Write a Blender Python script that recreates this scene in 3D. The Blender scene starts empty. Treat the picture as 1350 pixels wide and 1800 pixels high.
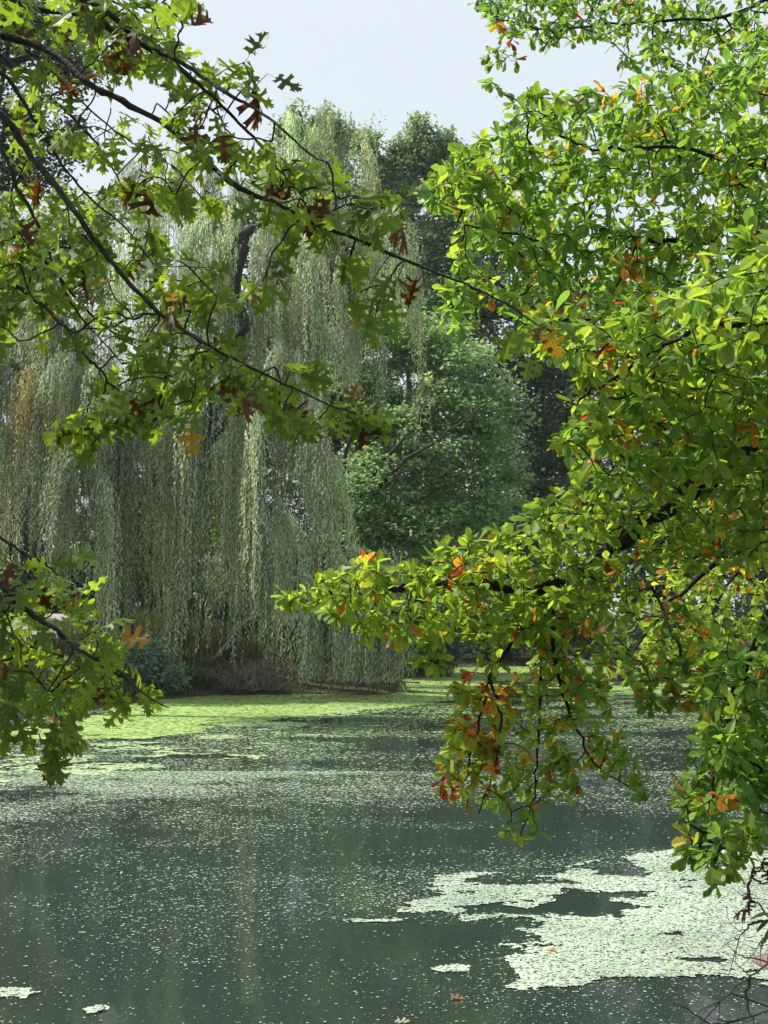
import bpy, bmesh, math, random
import numpy as np
from mathutils import Vector, Matrix
from mathutils.geometry import tessellate_polygon

random.seed(7)
rng = np.random.default_rng(11)
S = bpy.context.scene
COL = S.collection

# ------------------------------------------------------------------ camera
FPX, CX, CY, HZ, EYE = 2000.0, 675.0, 900.0, 1073.0, 2.5
PITCH = math.atan((HZ - CY) / FPX)
cam = bpy.data.cameras.new('camera')
cam.sensor_fit = 'HORIZONTAL'
cam.sensor_width = 36.0
cam.lens = 36.0 * FPX / 1350.0
cam.clip_start = 0.05
cam.clip_end = 6000
camo = bpy.data.objects.new('camera', cam)
COL.objects.link(camo)
camo.location = (0, 0, EYE)
camo.rotation_euler = (math.pi / 2 + PITCH, 0, 0)
S.camera = camo

# ------------------------------------------------------------------ sky and sun
SUN_AZ, SUN_EL = math.radians(-74), math.radians(53)
W = bpy.data.worlds.new('World')
S.world = W
W.use_nodes = True
wn, wl = W.node_tree.nodes, W.node_tree.links
wn.clear()
wo = wn.new('ShaderNodeOutputWorld')
wb = wn.new('ShaderNodeBackground')
sk = wn.new('ShaderNodeTexSky')
sk.sky_type = 'NISHITA'
sk.sun_disc = False
sk.sun_elevation = SUN_EL
sk.sun_rotation = SUN_AZ
sk.dust_density = 3.0
wtc = wn.new('ShaderNodeTexCoord')
wno = wn.new('ShaderNodeTexNoise')
wno.inputs['Scale'].default_value = 2.2
wno.inputs['Detail'].default_value = 5
wl.new(wtc.outputs['Generated'], wno.inputs['Vector'])
wr = wn.new('ShaderNodeMapRange')
wr.inputs[1].default_value = 0.3
wr.inputs[2].default_value = 0.75
wr.inputs[3].default_value = 0.86
wr.inputs[4].default_value = 0.96
wl.new(wno.outputs['Fac'], wr.inputs[0])
wm = wn.new('ShaderNodeMix')
wm.data_type = 'RGBA'
wl.new(wr.outputs[0], wm.inputs[0])
wl.new(sk.outputs[0], wm.inputs[6])
wm.inputs[7].default_value = (6.8, 7.4, 7.95, 1)     # thin high cloud veil
wl.new(wm.outputs[2], wb.inputs[0])
wb.inputs[1].default_value = 0.085
wl.new(wb.outputs[0], wo.inputs[0])

sun = bpy.data.lights.new('sun', 'SUN')
sun.energy = 5.0
sun.angle = math.radians(0.8)
sun.color = (1.0, 0.95, 0.86)
suno = bpy.data.objects.new('sun', sun)
COL.objects.link(suno)
sdir = Vector((math.sin(SUN_AZ) * math.cos(SUN_EL), math.cos(SUN_AZ) * math.cos(SUN_EL), math.sin(SUN_EL)))
suno.rotation_euler = (-sdir).to_track_quat('-Z', 'Y').to_euler()
suno.location = (10, 30, 40)

S.view_settings.view_transform = 'Standard'
S.view_settings.look = 'None'
S.view_settings.gamma = 1
S.view_settings.exposure = 0.55
S.cycles.use_denoising = True
S.cycles.max_bounces = 7
S.cycles.diffuse_bounces = 3
S.cycles.transmission_bounces = 4
S.cycles.glossy_bounces = 3

# ------------------------------------------------------------------ helpers
cP, sP = math.cos(PITCH), math.sin(PITCH)


def at(px, py, Y):
    u, v = (px - CX) / FPX, (CY - py) / FPX
    d = (u, cP - v * sP, sP + v * cP)
    k = Y / d[1]
    return np.array((d[0] * k, Y, EYE + d[2] * k))


def on_water(px, py, z=0.0):
    u, v = (px - CX) / FPX, (CY - py) / FPX
    d = (u, cP - v * sP, sP + v * cP)
    k = (z - EYE) / d[2]
    return np.array((d[0] * k, d[1] * k))


def project(P):
    P = np.atleast_2d(P)
    x, y, z = P[:, 0], P[:, 1], P[:, 2] - EYE
    f = y * cP + z * sP
    v = -y * sP + z * cP
    return CX + FPX * x / f, CY - FPX * v / f, f


def norm(a):
    return a / np.maximum(np.linalg.norm(a, axis=-1, keepdims=True), 1e-9)


def _hash(ix, iy, s):
    n = (ix * 374761393 + iy * 668265263 + s * 1442695041).astype(np.int64) & 0xFFFFFFFF
    n = ((n ^ (n >> 13)) * 1274126177) & 0xFFFFFFFF
    return ((n ^ (n >> 16)) & 0xFFFF) / 65535.0


def vnoise(x, y, s=0):
    ix, iy = np.floor(x).astype(np.int64), np.floor(y).astype(np.int64)
    fx, fy = x - ix, y - iy
    fx, fy = fx * fx * (3 - 2 * fx), fy * fy * (3 - 2 * fy)
    a, b = _hash(ix, iy, s), _hash(ix + 1, iy, s)
    c, d = _hash(ix, iy + 1, s), _hash(ix + 1, iy + 1, s)
    return (a * (1 - fx) + b * fx) * (1 - fy) + (c * (1 - fx) + d * fx) * fy


def fbm(x, y, s=0, o=4):
    t, a, r = 0.0, 0.5, 0.0
    for i in range(o):
        t = t + a * vnoise(x * 2 ** i, y * 2 ** i, s + i * 17)
        r += a
        a *= 0.5
    return t / r


def in_poly(x, y, poly):
    poly = np.asarray(poly, float)
    res = np.zeros(np.shape(x), bool)
    j = len(poly) - 1
    for i in range(len(poly)):
        xi, yi = poly[i]
        xj, yj = poly[j]
        c = ((yi > y) != (yj > y)) & (x < (xj - xi) * (y - yi) / (yj - yi + 1e-12) + xi)
        res ^= c
        j = i
    return res


def poly_dist(x, y, poly):
    poly = np.asarray(poly, float)
    best = np.full(np.shape(x), 1e9)
    for i in range(len(poly)):
        a, b = poly[i - 1], poly[i]
        ab = b - a
        t = np.clip(((x - a[0]) * ab[0] + (y - a[1]) * ab[1]) / (ab @ ab + 1e-12), 0, 1)
        best = np.minimum(best, np.hypot(x - a[0] - t * ab[0], y - a[1] - t * ab[1]))
    return best


def raw_mesh(name, V, F, tint=None, luv=None, smooth=False):
    """V (n,3); F (m,k) all faces the same size"""
    V = np.asarray(V, np.float32)
    F = np.asarray(F, np.int32)
    me = bpy.data.meshes.new(name)
    n, (m, k) = len(V), F.shape
    me.vertices.add(n)
    me.vertices.foreach_set('co', V.ravel())
    me.loops.add(m * k)
    me.loops.foreach_set('vertex_index', F.ravel())
    me.polygons.add(m)
    me.polygons.foreach_set('loop_start', np.arange(0, m * k, k, dtype=np.int32))
    if smooth:
        me.polygons.foreach_set('use_smooth', np.ones(m, bool))
    if tint is not None:
        a = me.attributes.new('tint', 'FLOAT_COLOR', 'POINT')
        t = np.ones((n, 4), np.float32)
        t[:, :3] = tint
        a.data.foreach_set('color', t.ravel())
    if luv is not None:
        a = me.attributes.new('luv', 'FLOAT_VECTOR', 'POINT')
        a.data.foreach_set('vector', np.asarray(luv, np.float32).ravel())
    me.update(calc_edges=True)
    me.validate()
    return me


def add(name, me, mat, parent=None, kind=None, label=None, cat=None, group=None):
    o = bpy.data.objects.new(name, me)
    COL.objects.link(o)
    if mat is not None and not me.materials:
        me.materials.append(mat)
    if parent is not None:
        o.parent = parent
        o.location = -Vector(parent.location)       # meshes are built in world space
    if kind:
        o['kind'] = kind
    if label:
        o['label'] = label
    if cat:
        o['category'] = cat
    if group:
        o['group'] = group
    return o


def thing(name, label, cat, loc, group=None):
    o = bpy.data.objects.new(name, None)
    COL.objects.link(o)
    o.location = tuple(float(v) for v in loc)
    o.empty_display_size = 0.3
    o['label'] = label
    o['category'] = cat
    if group:
        o['group'] = group
    return o


class Acc:
    def __init__(s):
        s.V, s.F, s.T, s.L, s.n = [], [], [], [], 0

    def put(s, V, F, T=None, L=None):
        if len(V) == 0:
            return
        s.V.append(V)
        s.F.append(F + s.n)
        s.T.append(T if T is not None else np.ones((len(V), 3)))
        s.L.append(L if L is not None else np.zeros((len(V), 3)))
        s.n += len(V)

    def mesh(s, name, smooth=False):
        return raw_mesh(name, np.concatenate(s.V), np.concatenate(s.F), np.concatenate(s.T), np.concatenate(s.L), smooth)


def tube(acc, P, R, sides=6):
    """tapered tube through points P with radii R; triangles, flat-capped by a point at the end"""
    P = np.asarray(P, float)
    R = np.asarray(R, float)
    n = len(P)
    T = norm(np.gradient(P, axis=0))
    ref = np.array((0.31, 0.87, 0.38))
    A = norm(np.cross(T, ref))
    B = np.cross(T, A)
    an = np.linspace(0, 2 * math.pi, sides, endpoint=False)
    V = P[:, None] + R[:, None, None] * (np.cos(an)[None, :, None] * A[:, None] + np.sin(an)[None, :, None] * B[:, None])
    V = np.concatenate([V.reshape(-1, 3), P[-1:]])
    F = []
    for i in range(n - 1):
        for k in range(sides):
            a, b = i * sides + k, i * sides + (k + 1) % sides
            F += [(a, b, b + sides), (a, b + sides, a + sides)]
    e = n * sides
    for k in range(sides):
        F.append(((n - 1) * sides + k, (n - 1) * sides + (k + 1) % sides, e))
    L = np.zeros((len(V), 3))
    acc.put(V, np.array(F), None, L)


def smooth_path(P, per=6):
    """Catmull-Rom through the points"""
    P = np.asarray(P, float)
    Q = np.concatenate([[2 * P[0] - P[1]], P, [2 * P[-1] - P[-2]]])
    out = []
    for i in range(1, len(Q) - 2):
        p0, p1, p2, p3 = Q[i - 1:i + 3]
        for t in np.linspace(0, 1, per, endpoint=False):
            out.append(0.5 * (2 * p1 + (p2 - p0) * t + (2 * p0 - 5 * p1 + 4 * p2 - p3) * t * t + (3 * p1 - p0 - 3 * p2 + p3) * t ** 3))
    out.append(P[-1])
    return np.array(out)


# ------------------------------------------------------------------ materials
def new_mat(name):
    m = bpy.data.materials.new(name)
    m.use_nodes = True
    m.node_tree.nodes.clear()
    o = m.node_tree.nodes.new('ShaderNodeOutputMaterial')
    return m, m.node_tree.nodes, m.node_tree.links, o


def leaf_mat(name, obj_color=False, trans=0.5, gain=(2.4, 2.3, 1.2), rough=0.5, spec=0.3, veins=True):
    m, N, L, out = new_mat(name)
    if obj_color:
        c = N.new('ShaderNodeObjectInfo').outputs['Color']
    else:
        a = N.new('ShaderNodeAttribute')
        a.attribute_name = 'tint'
        c = a.outputs['Color']
    no = N.new('ShaderNodeTexNoise')
    no.inputs['Scale'].default_value = 38.0 if veins else 9.0
    no.inputs['Detail'].default_value = 3
    tc = N.new('ShaderNodeTexCoord')
    L.new(tc.outputs['Object'], no.inputs['Vector'])
    mr = N.new('ShaderNodeMapRange')
    mr.inputs[1].default_value, mr.inputs[2].default_value = 0.3, 0.7
    mr.inputs[3].default_value, mr.inputs[4].default_value = 0.72, 1.22
    L.new(no.outputs['Fac'], mr.inputs[0])
    fac = mr.outputs[0]
    if veins:
        la = N.new('ShaderNodeAttribute')
        la.attribute_name = 'luv'
        sx = N.new('ShaderNodeSeparateXYZ')
        L.new(la.outputs['Vector'], sx.inputs[0])

        def M(op, *a):
            n = N.new('ShaderNodeMath')
            n.operation = op
            for i, v in enumerate(a):
                if isinstance(v, (int, float)):
                    n.inputs[i].default_value = v
                else:
                    L.new(v, n.inputs[i])
            return n.outputs[0]
        ax = M('ABSOLUTE', sx.outputs[0])
        mid = M('LESS_THAN', ax, 0.012)
        s = M('FRACT', M('MULTIPLY', M('SUBTRACT', sx.outputs[1], M('MULTIPLY', ax, 0.85)), 5.0))
        lat = M('MULTIPLY', M('LESS_THAN', s, 0.08), 0.5)
        v = M('MAXIMUM', mid, lat)
        fac = M('MULTIPLY', fac, M('SUBTRACT', 1.0, M('MULTIPLY', v, 0.45)))
    mu = N.new('ShaderNodeVectorMath')
    mu.operation = 'SCALE'
    L.new(c, mu.inputs[0])
    L.new(fac, mu.inputs['Scale'])
    pr = N.new('ShaderNodeBsdfPrincipled')
    pr.inputs['Roughness'].default_value = rough
    pr.inputs['Specular IOR Level'].default_value = spec
    L.new(mu.outputs[0], pr.inputs['Base Color'])
    g = N.new('ShaderNodeVectorMath')
    g.operation = 'MULTIPLY'
    L.new(mu.outputs[0], g.inputs[0])
    g.inputs[1].default_value = gain
    tr = N.new('ShaderNodeBsdfTranslucent')
    L.new(g.outputs[0], tr.inputs['Color'])
    mx = N.new('ShaderNodeMixShader')
    mx.inputs[0].default_value = trans
    L.new(pr.outputs[0], mx.inputs[1])
    L.new(tr.outputs[0], mx.inputs[2])
    L.new(mx.outputs[0], out.inputs[0])
    return m


def noise_mat(name, cols, scale=5.0, rough=0.85, bump=0.3, bscale=None, stretch=(1, 1, 1), spec=0.3, detail=6):
    m, N, L, out = new_mat(name)
    tc = N.new('ShaderNodeTexCoord')
    mp = N.new('ShaderNodeMapping')
    mp.inputs['Scale'].default_value = stretch
    L.new(tc.outputs['Object'], mp.inputs[0])
    no = N.new('ShaderNodeTexNoise')
    no.inputs['Scale'].default_value = scale
    no.inputs['Detail'].default_value = detail
    no.inputs['Roughness'].default_value = 0.62
    L.new(mp.outputs[0], no.inputs['Vector'])
    cr = N.new('ShaderNodeValToRGB')
    e = cr.color_ramp.elements
    e[0].position, e[1].position = 0.3, 0.72
    e[0].color, e[1].color = (*cols[0], 1), (*cols[-1], 1)
    for i, c in enumerate(cols[1:-1]):
        x = e.new(0.3 + 0.42 * (i + 1) / (len(cols) - 1))
        x.color = (*c, 1)
    L.new(no.outputs['Fac'], cr.inputs[0])
    pr = N.new('ShaderNodeBsdfPrincipled')
    pr.inputs['Roughness'].default_value = rough
    pr.inputs['Specular IOR Level'].default_value = spec
    L.new(cr.outputs[0], pr.inputs['Base Color'])
    n2 = N.new('ShaderNodeTexNoise')
    n2.inputs['Scale'].default_value = bscale or scale * 4
    n2.inputs['Detail'].default_value = 5
    L.new(mp.outputs[0], n2.inputs['Vector'])
    bu = N.new('ShaderNodeBump')
    bu.inputs['Strength'].default_value = bump
    bu.inputs['Distance'].default_value = 0.05
    L.new(n2.outputs['Fac'], bu.inputs['Height'])
    L.new(bu.outputs[0], pr.inputs['Normal'])
    L.new(pr.outputs[0], out.inputs[0])
    return m


MB_OAK = noise_mat('oak_bark', [(0.012, 0.011, 0.010), (0.03, 0.026, 0.022), (0.06, 0.054, 0.048)], 25, 0.85, 0.5, 60)
MB_TUP = noise_mat('tupelo_bark', [(0.008, 0.007, 0.007), (0.018, 0.015, 0.014), (0.035, 0.03, 0.028)], 30, 0.85, 0.6, 70)
MB_FAR = noise_mat('far_bark', [(0.02, 0.018, 0.015), (0.05, 0.045, 0.038), (0.09, 0.08, 0.07)], 4, 0.9, 0.6, 14, (1, 1, 0.3))
MB_DRY = noise_mat('dry_twig', [(0.10, 0.085, 0.07), (0.19, 0.16, 0.135), (0.28, 0.25, 0.21)], 9, 0.9, 0.3)
MB_DARKTWIG = noise_mat('dark_twig', [(0.02, 0.016, 0.014), (0.04, 0.03, 0.026), (0.07, 0.05, 0.045)], 30, 0.8, 0.4)
M_LEAF = leaf_mat('leaf_joined')
M_LEAFO = leaf_mat('leaf_single', True)
M_FAR = leaf_mat('far_leaf', trans=0.38, gain=(1.9, 1.9, 1.1), rough=0.5, spec=0.35, veins=False)
M_WIL = leaf_mat('willow_leaf', trans=0.35, gain=(1.6, 1.7, 1.1), rough=0.5, spec=0.4, veins=False)
M_GROUND = noise_mat('bank_soil', [(0.03, 0.026, 0.016), (0.05, 0.052, 0.024), (0.08, 0.072, 0.045)], 1.7, 0.95, 0.6, 18)
M_PATH = noise_mat('path_gravel', [(0.27, 0.25, 0.27), (0.34, 0.32, 0.34), (0.40, 0.38, 0.40)], 6, 0.95, 0.3, 60)
M_STONE = noise_mat('stone', [(0.20, 0.19, 0.185), (0.31, 0.29, 0.285), (0.42, 0.39, 0.385)], 5, 0.85, 0.6, 24)
M_PINK = noise_mat('pink_stone', [(0.09, 0.055, 0.06), (0.16, 0.10, 0.105), (0.24, 0.16, 0.165)], 6, 0.75, 0.5, 26)
M_GRASS = leaf_mat('grass_blade', trans=0.35, veins=False)


def water_mat():
    m, N, L, out = new_mat('pond_water')
    tc = N.new('ShaderNodeTexCoord')
    mp = N.new('ShaderNodeMapping')
    mp.inputs['Scale'].default_value = (1.0, 0.55, 1)
    L.new(tc.outputs['Object'], mp.inputs[0])
    n1 = N.new('ShaderNodeTexNoise')
    n1.inputs['Scale'].default_value = 5.5
    n1.inputs['Detail'].default_value = 4
    L.new(mp.outputs[0], n1.inputs['Vector'])
    bu = N.new('ShaderNodeBump')
    bu.inputs['Strength'].default_value = 0.022
    bu.inputs['Distance'].default_value = 0.10
    L.new(n1.outputs['Fac'], bu.inputs['Height'])
    pr = N.new('ShaderNodeBsdfPrincipled')
    pr.inputs['Base Color'].default_value = (0.022, 0.034, 0.027, 1)
    pr.inputs['Roughness'].default_value = 0.05
    pr.inputs['IOR'].default_value = 1.333
    L.new(bu.outputs[0], pr.inputs['Normal'])
    L.new(pr.outputs[0], out.inputs[0])
    return m


def weed_mat():
    m, N, L, out = new_mat('duckweed')
    a = N.new('ShaderNodeAttribute')
    a.attribute_name = 'tint'
    pr = N.new('ShaderNodeBsdfPrincipled')
    pr.inputs['Roughness'].default_value = 0.5
    pr.inputs['Specular IOR Level'].default_value = 0.6
    L.new(a.outputs['Color'], pr.inputs['Base Color'])
    L.new(pr.outputs[0], out.inputs[0])
    return m


M_WATER = water_mat()
M_WEED = weed_mat()

# ------------------------------------------------------------------ ground, pond, path
POND = [(-9.2, 24.5), (-7.6, 28), (-6.4, 32), (-5.2, 33.7), (-2.5, 34.2), (0.1, 33.9), (0.7, 36), (0.5, 42.3), (2.5, 43), (3.1, 50), (8, 51.6),
        (15, 52), (20, 45), (18, 30), (10.5, 18), (6, 12.5), (3.7, 9.6), (2.75, 8.2), (2.35, 6.6), (1.4, 4.2), (-2, 3.3), (-6, 3), (-12, 4), (-15, 12), (-12, 20)]


def ground_z(x, y):
    x, y = np.asarray(x, float), np.asarray(y, float)
    d = poly_dist(x, y, POND)
    ins = in_poly(x, y, POND)
    wl_ = 1 / (1 + np.exp((x + 3.5) * 0.9))                        # the left bank is the high one
    amp = 0.55 + 1.9 * wl_ * (1 / (1 + np.exp(-(y - 18) * 0.4)))
    amp = np.where(y < 12, np.maximum(amp, 0.9), amp)
    out_h = 0.03 + amp * (1 - np.exp(-d / 4.2)) + 0.10 * (fbm(x * 0.6 + 50, y * 0.6 + 50, 3) - 0.5) * np.minimum(1, d)
    in_h = -np.minimum(0.9, d * 0.55) + 0.02
    return np.where(ins, in_h, out_h)


def axis(lo, hi, c0, c1, fine, n):
    mid = np.arange(c0, c1, fine)
    a = c0 - np.geomspace(fine, c0 - lo, n)[::-1]
    b = c1 + np.geomspace(fine, hi - c1, n)
    return np.concatenate([a, mid, b])


gx = axis(-600, 600, -22, 24, 0.5, 24)
gy = axis(-600, 600, -2, 62, 0.5, 24)
GX, GY = np.meshgrid(gx, gy)
GZ = ground_z(GX, GY)
V = np.stack([GX, GY, GZ], -1).reshape(-1, 3)
nx, ny = len(gx), len(gy)
idx = np.arange(nx * ny).reshape(ny, nx)
F = np.stack([idx[:-1, :-1], idx[:-1, 1:], idx[1:, 1:], idx[1:, :-1]], -1).reshape(-1, 4)
add('ground', raw_mesh('ground', V, F, smooth=True), M_GROUND, kind='structure')

V = np.array([(x, y, 0.0) for x, y in [(-40, -8), (40, -8), (40, 60), (-40, 60)]])
pw = np.array(POND)
cen = pw.mean(0)
big = cen + (pw - cen) * 1.06 + norm(pw - cen) * 0.5
bm = bmesh.new()
bm.faces.new([bm.verts.new((x, y, 0.0)) for x, y in big][::1])
bmesh.ops.triangulate(bm, faces=bm.faces[:])
me = bpy.data.meshes.new('pond_water')
bm.to_mesh(me)
bm.free()
if me.polygons[0].normal.z < 0:
    me.flip_normals()
add('pond_water', me, M_WATER, kind='structure')


def ribbon(name, pts, width, mat, lift=0.035):
    P = smooth_path(np.array([(x, y, 0) for x, y in pts], float), 14)
    T = norm(np.gradient(P, axis=0))
    Nn = np.stack([-T[:, 1], T[:, 0], 0 * T[:, 0]], -1)
    rows = []
    K = 7
    for k in range(K):
        q = P + Nn * width * (k / (K - 1) - 0.5) * (1 + 0.05 * rng.standard_normal((len(P), 1)))
        q[:, 2] = ground_z(q[:, 0], q[:, 1]) + lift
        rows.append(q)
    V = np.stack(rows, 1).reshape(-1, 3)
    n = len(P)
    id_ = np.arange(n * K).reshape(n, K)
    F = np.stack([id_[:-1, :-1], id_[:-1, 1:], id_[1:, 1:], id_[1:, :-1]], -1).reshape(-1, 4)
    return add(name, raw_mesh(name, V, F, smooth=True), mat, kind='structure')


ribbon('path', [(-26, 22), (-16, 27), (-11.6, 33), (-11.0, 40), (-14, 50), (-22, 60)], 2.4, M_PATH)

# ------------------------------------------------------------------ leaf templates
def tri_half(pts):
    t = tessellate_polygon([[Vector((x, y, 0)) for x, y in pts]])
    return [tuple(f) for f in t]


def make_leaf(outline, mids, seed, fold, droop, wave, petiole=0.0):
    """outline: right half from base to tip; returns V, F(tris), luv. Unit length along +y, blade normal +z"""
    r = np.random.default_rng(seed)
    V, F = [], []
    for side in (1, -1):
        jit = [(side * x * (1 + 0.12 * r.standard_normal()), y + 0.018 * r.standard_normal()) for x, y in outline]
        pts = [(0, 0)] + jit + [(0, 1)] + [(0, m) for m in mids[::-1]]
        b = len(V)
        V += pts
        for f in tri_half(pts):
            F.append(tuple(b + i for i in (f if side > 0 else f[::-1])))
    V = np.array(V, float)
    luv = np.concatenate([V, np.zeros((len(V), 1))], 1)
    x, y = V[:, 0], V[:, 1]
    z = fold * np.abs(x) - droop * y * y + wave * np.sin(y * 7 + x * 5 + seed)
    V3 = np.stack([x, y + petiole, z], -1)
    F = np.array(F)
    # face orientation
    nrm = np.cross(V3[F[:, 1]] - V3[F[:, 0]], V3[F[:, 2]] - V3[F[:, 0]])
    fl = nrm[:, 2] < 0
    F[fl] = F[fl][:, ::-1]
    if petiole > 0:
        w = 0.009
        b = len(V3)
        V3 = np.concatenate([V3, [(-w, 0, 0.02), (w, 0, 0.02), (w, petiole + 0.02, 0), (-w, petiole + 0.02, 0)]])
        luv = np.concatenate([luv, np.zeros((4, 3))])
        F = np.concatenate([F, [(b, b + 1, b + 2), (b, b + 2, b + 3)]])
    return V3, F, luv


OAK_OUT = [(0.035, 0.05), (0.10, 0.10), (0.19, 0.08), (0.30, 0.03), (0.245, 0.125), (0.28, 0.20), (0.15, 0.20), (0.075, 0.245), (0.085, 0.31),
           (0.20, 0.36), (0.33, 0.35), (0.47, 0.36), (0.385, 0.445), (0.40, 0.55), (0.27, 0.51), (0.14, 0.505), (0.08, 0.55), (0.095, 0.62),
           (0.18, 0.685), (0.31, 0.71), (0.245, 0.77), (0.24, 0.86), (0.14, 0.795), (0.105, 0.82), (0.115, 0.88), (0.145, 0.96), (0.06, 0.92)]
OAK_MID = [0.24, 0.4, 0.55, 0.7, 0.82]
TUP_OUT = [(0.06, 0.12), (0.15, 0.36), (0.235, 0.62), (0.215, 0.82), (0.11, 0.955)]
TUP_MID = [0.5]
OAK_T = [make_leaf(OAK_OUT, OAK_MID, 100 + i, f, d, w, 0.26) for i, (f, d, w) in enumerate(
    [(0.10, 0.10, 0.015), (-0.12, 0.22, 0.02), (0.30, 0.15, 0.03), (0.05, -0.10, 0.03), (0.45, 0.3, 0.03), (-0.25, 0.35, 0.04), (0.18, 0.02, 0.02)])]
OAK_DEAD = [make_leaf(OAK_OUT, OAK_MID, 140 + i, f, d, w, 0.26) for i, (f, d, w) in enumerate([(1.2, 0.55, 0.08), (1.6, 0.2, 0.10), (-1.1, 0.7, 0.08)])]
TUP_T = [make_leaf(TUP_OUT, TUP_MID, 200 + i, f, d, w, 0.0) for i, (f, d, w) in enumerate(
    [(0.15, 0.1, 0.01), (0.30, 0.18, 0.015), (0.05, -0.06, 0.02), (0.45, 0.2, 0.02), (-0.12, 0.25, 0.02), (0.2, 0.0, 0.025)])]


def frames(D, U):
    """rotation matrices with y along D and z near U"""
    D = norm(D)
    Z = norm(U - (U * D).sum(-1, keepdims=True) * D)
    X = np.cross(D, Z)
    return np.stack([X, D, Z], -1)


def inst(acc, tpl, R, t, s, tint):
    V, F, L = tpl
    m, n = len(t), len(V)
    if m == 0:
        return
    P = np.einsum('mij,nj->mni', R, V) * s[:, None, None] + t[:, None]
    FF = (F[None] + (np.arange(m) * n)[:, None, None]).reshape(-1, 3)
    acc.put(P.reshape(-1, 3), FF, np.repeat(tint, n, 0), np.tile(L, (m, 1)))


class Leaves:
    """collects single leaves, then writes the 300 that show largest as objects and the rest joined"""
    def __init__(s):
        s.k, s.D, s.U, s.t, s.s, s.c = [], [], [], [], [], []

    def put(s, k, D, U, t, size, c):
        s.k.append(k); s.D.append(D); s.U.append(U); s.t.append(t); s.s.append(size); s.c.append(c)

    def write(s, tree, tpls, nmax=300, name='leaf'):
        k, D, U = np.array(s.k), np.array(s.D), np.array(s.U)
        t, sz, c = np.array(s.t), np.array(s.s), np.array(s.c)
        R = frames(D, U)
        px, py, f = project(t + norm(D) * sz[:, None] * 0.5)
        vis = (px > 12) & (px < 1338) & (py > 12) & (py < 1788)
        face = 0.35 + np.abs((R[:, :, 2] * norm(t - np.array((0, 0, EYE)))).sum(-1))
        score = np.where(vis, sz / f * face, 0)
        pick = np.argsort(-score)[:nmax]
        isp = np.zeros(len(k), bool)
        isp[pick] = True
        meshes = []
        for V, F, L in tpls:
            me = raw_mesh(name, V, F, None, L, False)
            me.materials.append(M_LEAFO)
            meshes.append(me)
        loc = np.array(tree.location)
        for i in pick:
            o = bpy.data.objects.new(name, meshes[k[i]])
            COL.objects.link(o)
            o.parent = tree
            M = np.eye(4)
            M[:3, :3] = R[i] * sz[i]
            M[:3, 3] = t[i] - loc
            o.matrix_local = Matrix(M.tolist())
            o.color = (*[float(v) for v in c[i]], 1)
        acc = Acc()
        for j, tp in enumerate(tpls):
            q = (~isp) & (k == j)
            inst(acc, tp, R[q], t[q], sz[q], c[q])
        add('foliage', acc.mesh('foliage'), M_LEAF, tree, kind='stuff')
        print('leaves', len(k))


def sample_poly(poly, n):
    p = np.array(poly, float)
    lo, hi = p.min(0), p.max(0)
    out = []
    while len(out) < n:
        q = lo + rng.random((n * 3, 2)) * (hi - lo)
        q = q[in_poly(q[:, 0], q[:, 1], p)]
        out += q.tolist()
    return np.array(out[:n])


def grow(limb_nodes, targets, wob=0.08, droop=0.0):
    """connect every target to the nearest node already grown; returns list of paths (point arrays) with loads"""
    nodes = [np.array(p) for p in limb_nodes]
    nl = len(nodes)
    par = [-1] * nl
    cap = nl + len(targets) * 5 + 5
    A = np.zeros((cap, 3))
    A[:nl] = nodes
    n = nl
    par = np.full(cap, -1)
    d0 = np.array([np.min(((A[:nl] - t) ** 2).sum(1)) for t in targets])
    paths = []
    for i in np.argsort(d0):
        t = targets[i]
        d = np.sqrt(((A[:n] - t) ** 2).sum(1))
        d[:nl] *= 0.9
        j = int(np.argmin(d))
        a = A[j].copy()
        L = d[j]
        k = 4
        ids = [j]
        side = norm(rng.standard_normal(3)) * L * wob
        for q in range(1, k + 1):
            s = q / k
            p = a + (t - a) * s + side * math.sin(math.pi * s) + np.array((0, 0, droop * L * math.sin(math.pi * s)))
            if q < k:
                p = p + rng.standard_normal(3) * L * 0.03
            A[n] = p
            par[n] = ids[-1]
            ids.append(n)
            n += 1
        paths.append(ids)
    load = np.zeros(cap)
    for ids in paths:
        load[ids[-1]] += 1
    for i in range(n - 1, nl - 1, -1):
        if par[i] >= 0:
            load[par[i]] += load[i]
    return A, paths, load


# ------------------------------------------------------------------ pin oak on the left
def limb_path(pts, per=5):
    return smooth_path(np.array([at(*p) for p in pts]), per)


OAK_BASE = np.array((-4.3, 4.9, float(ground_z(-4.3, 4.9))))
oak = thing('pin_oak_tree', 'pin oak with pointed lobed leaves on dark drooping branches reaching in over the pond', 'tree', OAK_BASE)
tr = smooth_path([OAK_BASE + (0, 0, -0.2), OAK_BASE + (0.04, 0, 1.2), OAK_BASE + (-0.03, 0.05, 3.0), OAK_BASE + (0.02, 0.05, 5.5), OAK_BASE + (0, 0, 8.5)], 5)
acc = Acc()
tube(acc, tr, np.linspace(0.24, 0.10, len(tr)) + 0.10 * np.exp(-np.arange(len(tr)) * 0.8), 12)
add('trunk', acc.mesh('trunk', True), MB_OAK, oak)


def from_trunk(z, p):
    return [(None, z)] + p


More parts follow.
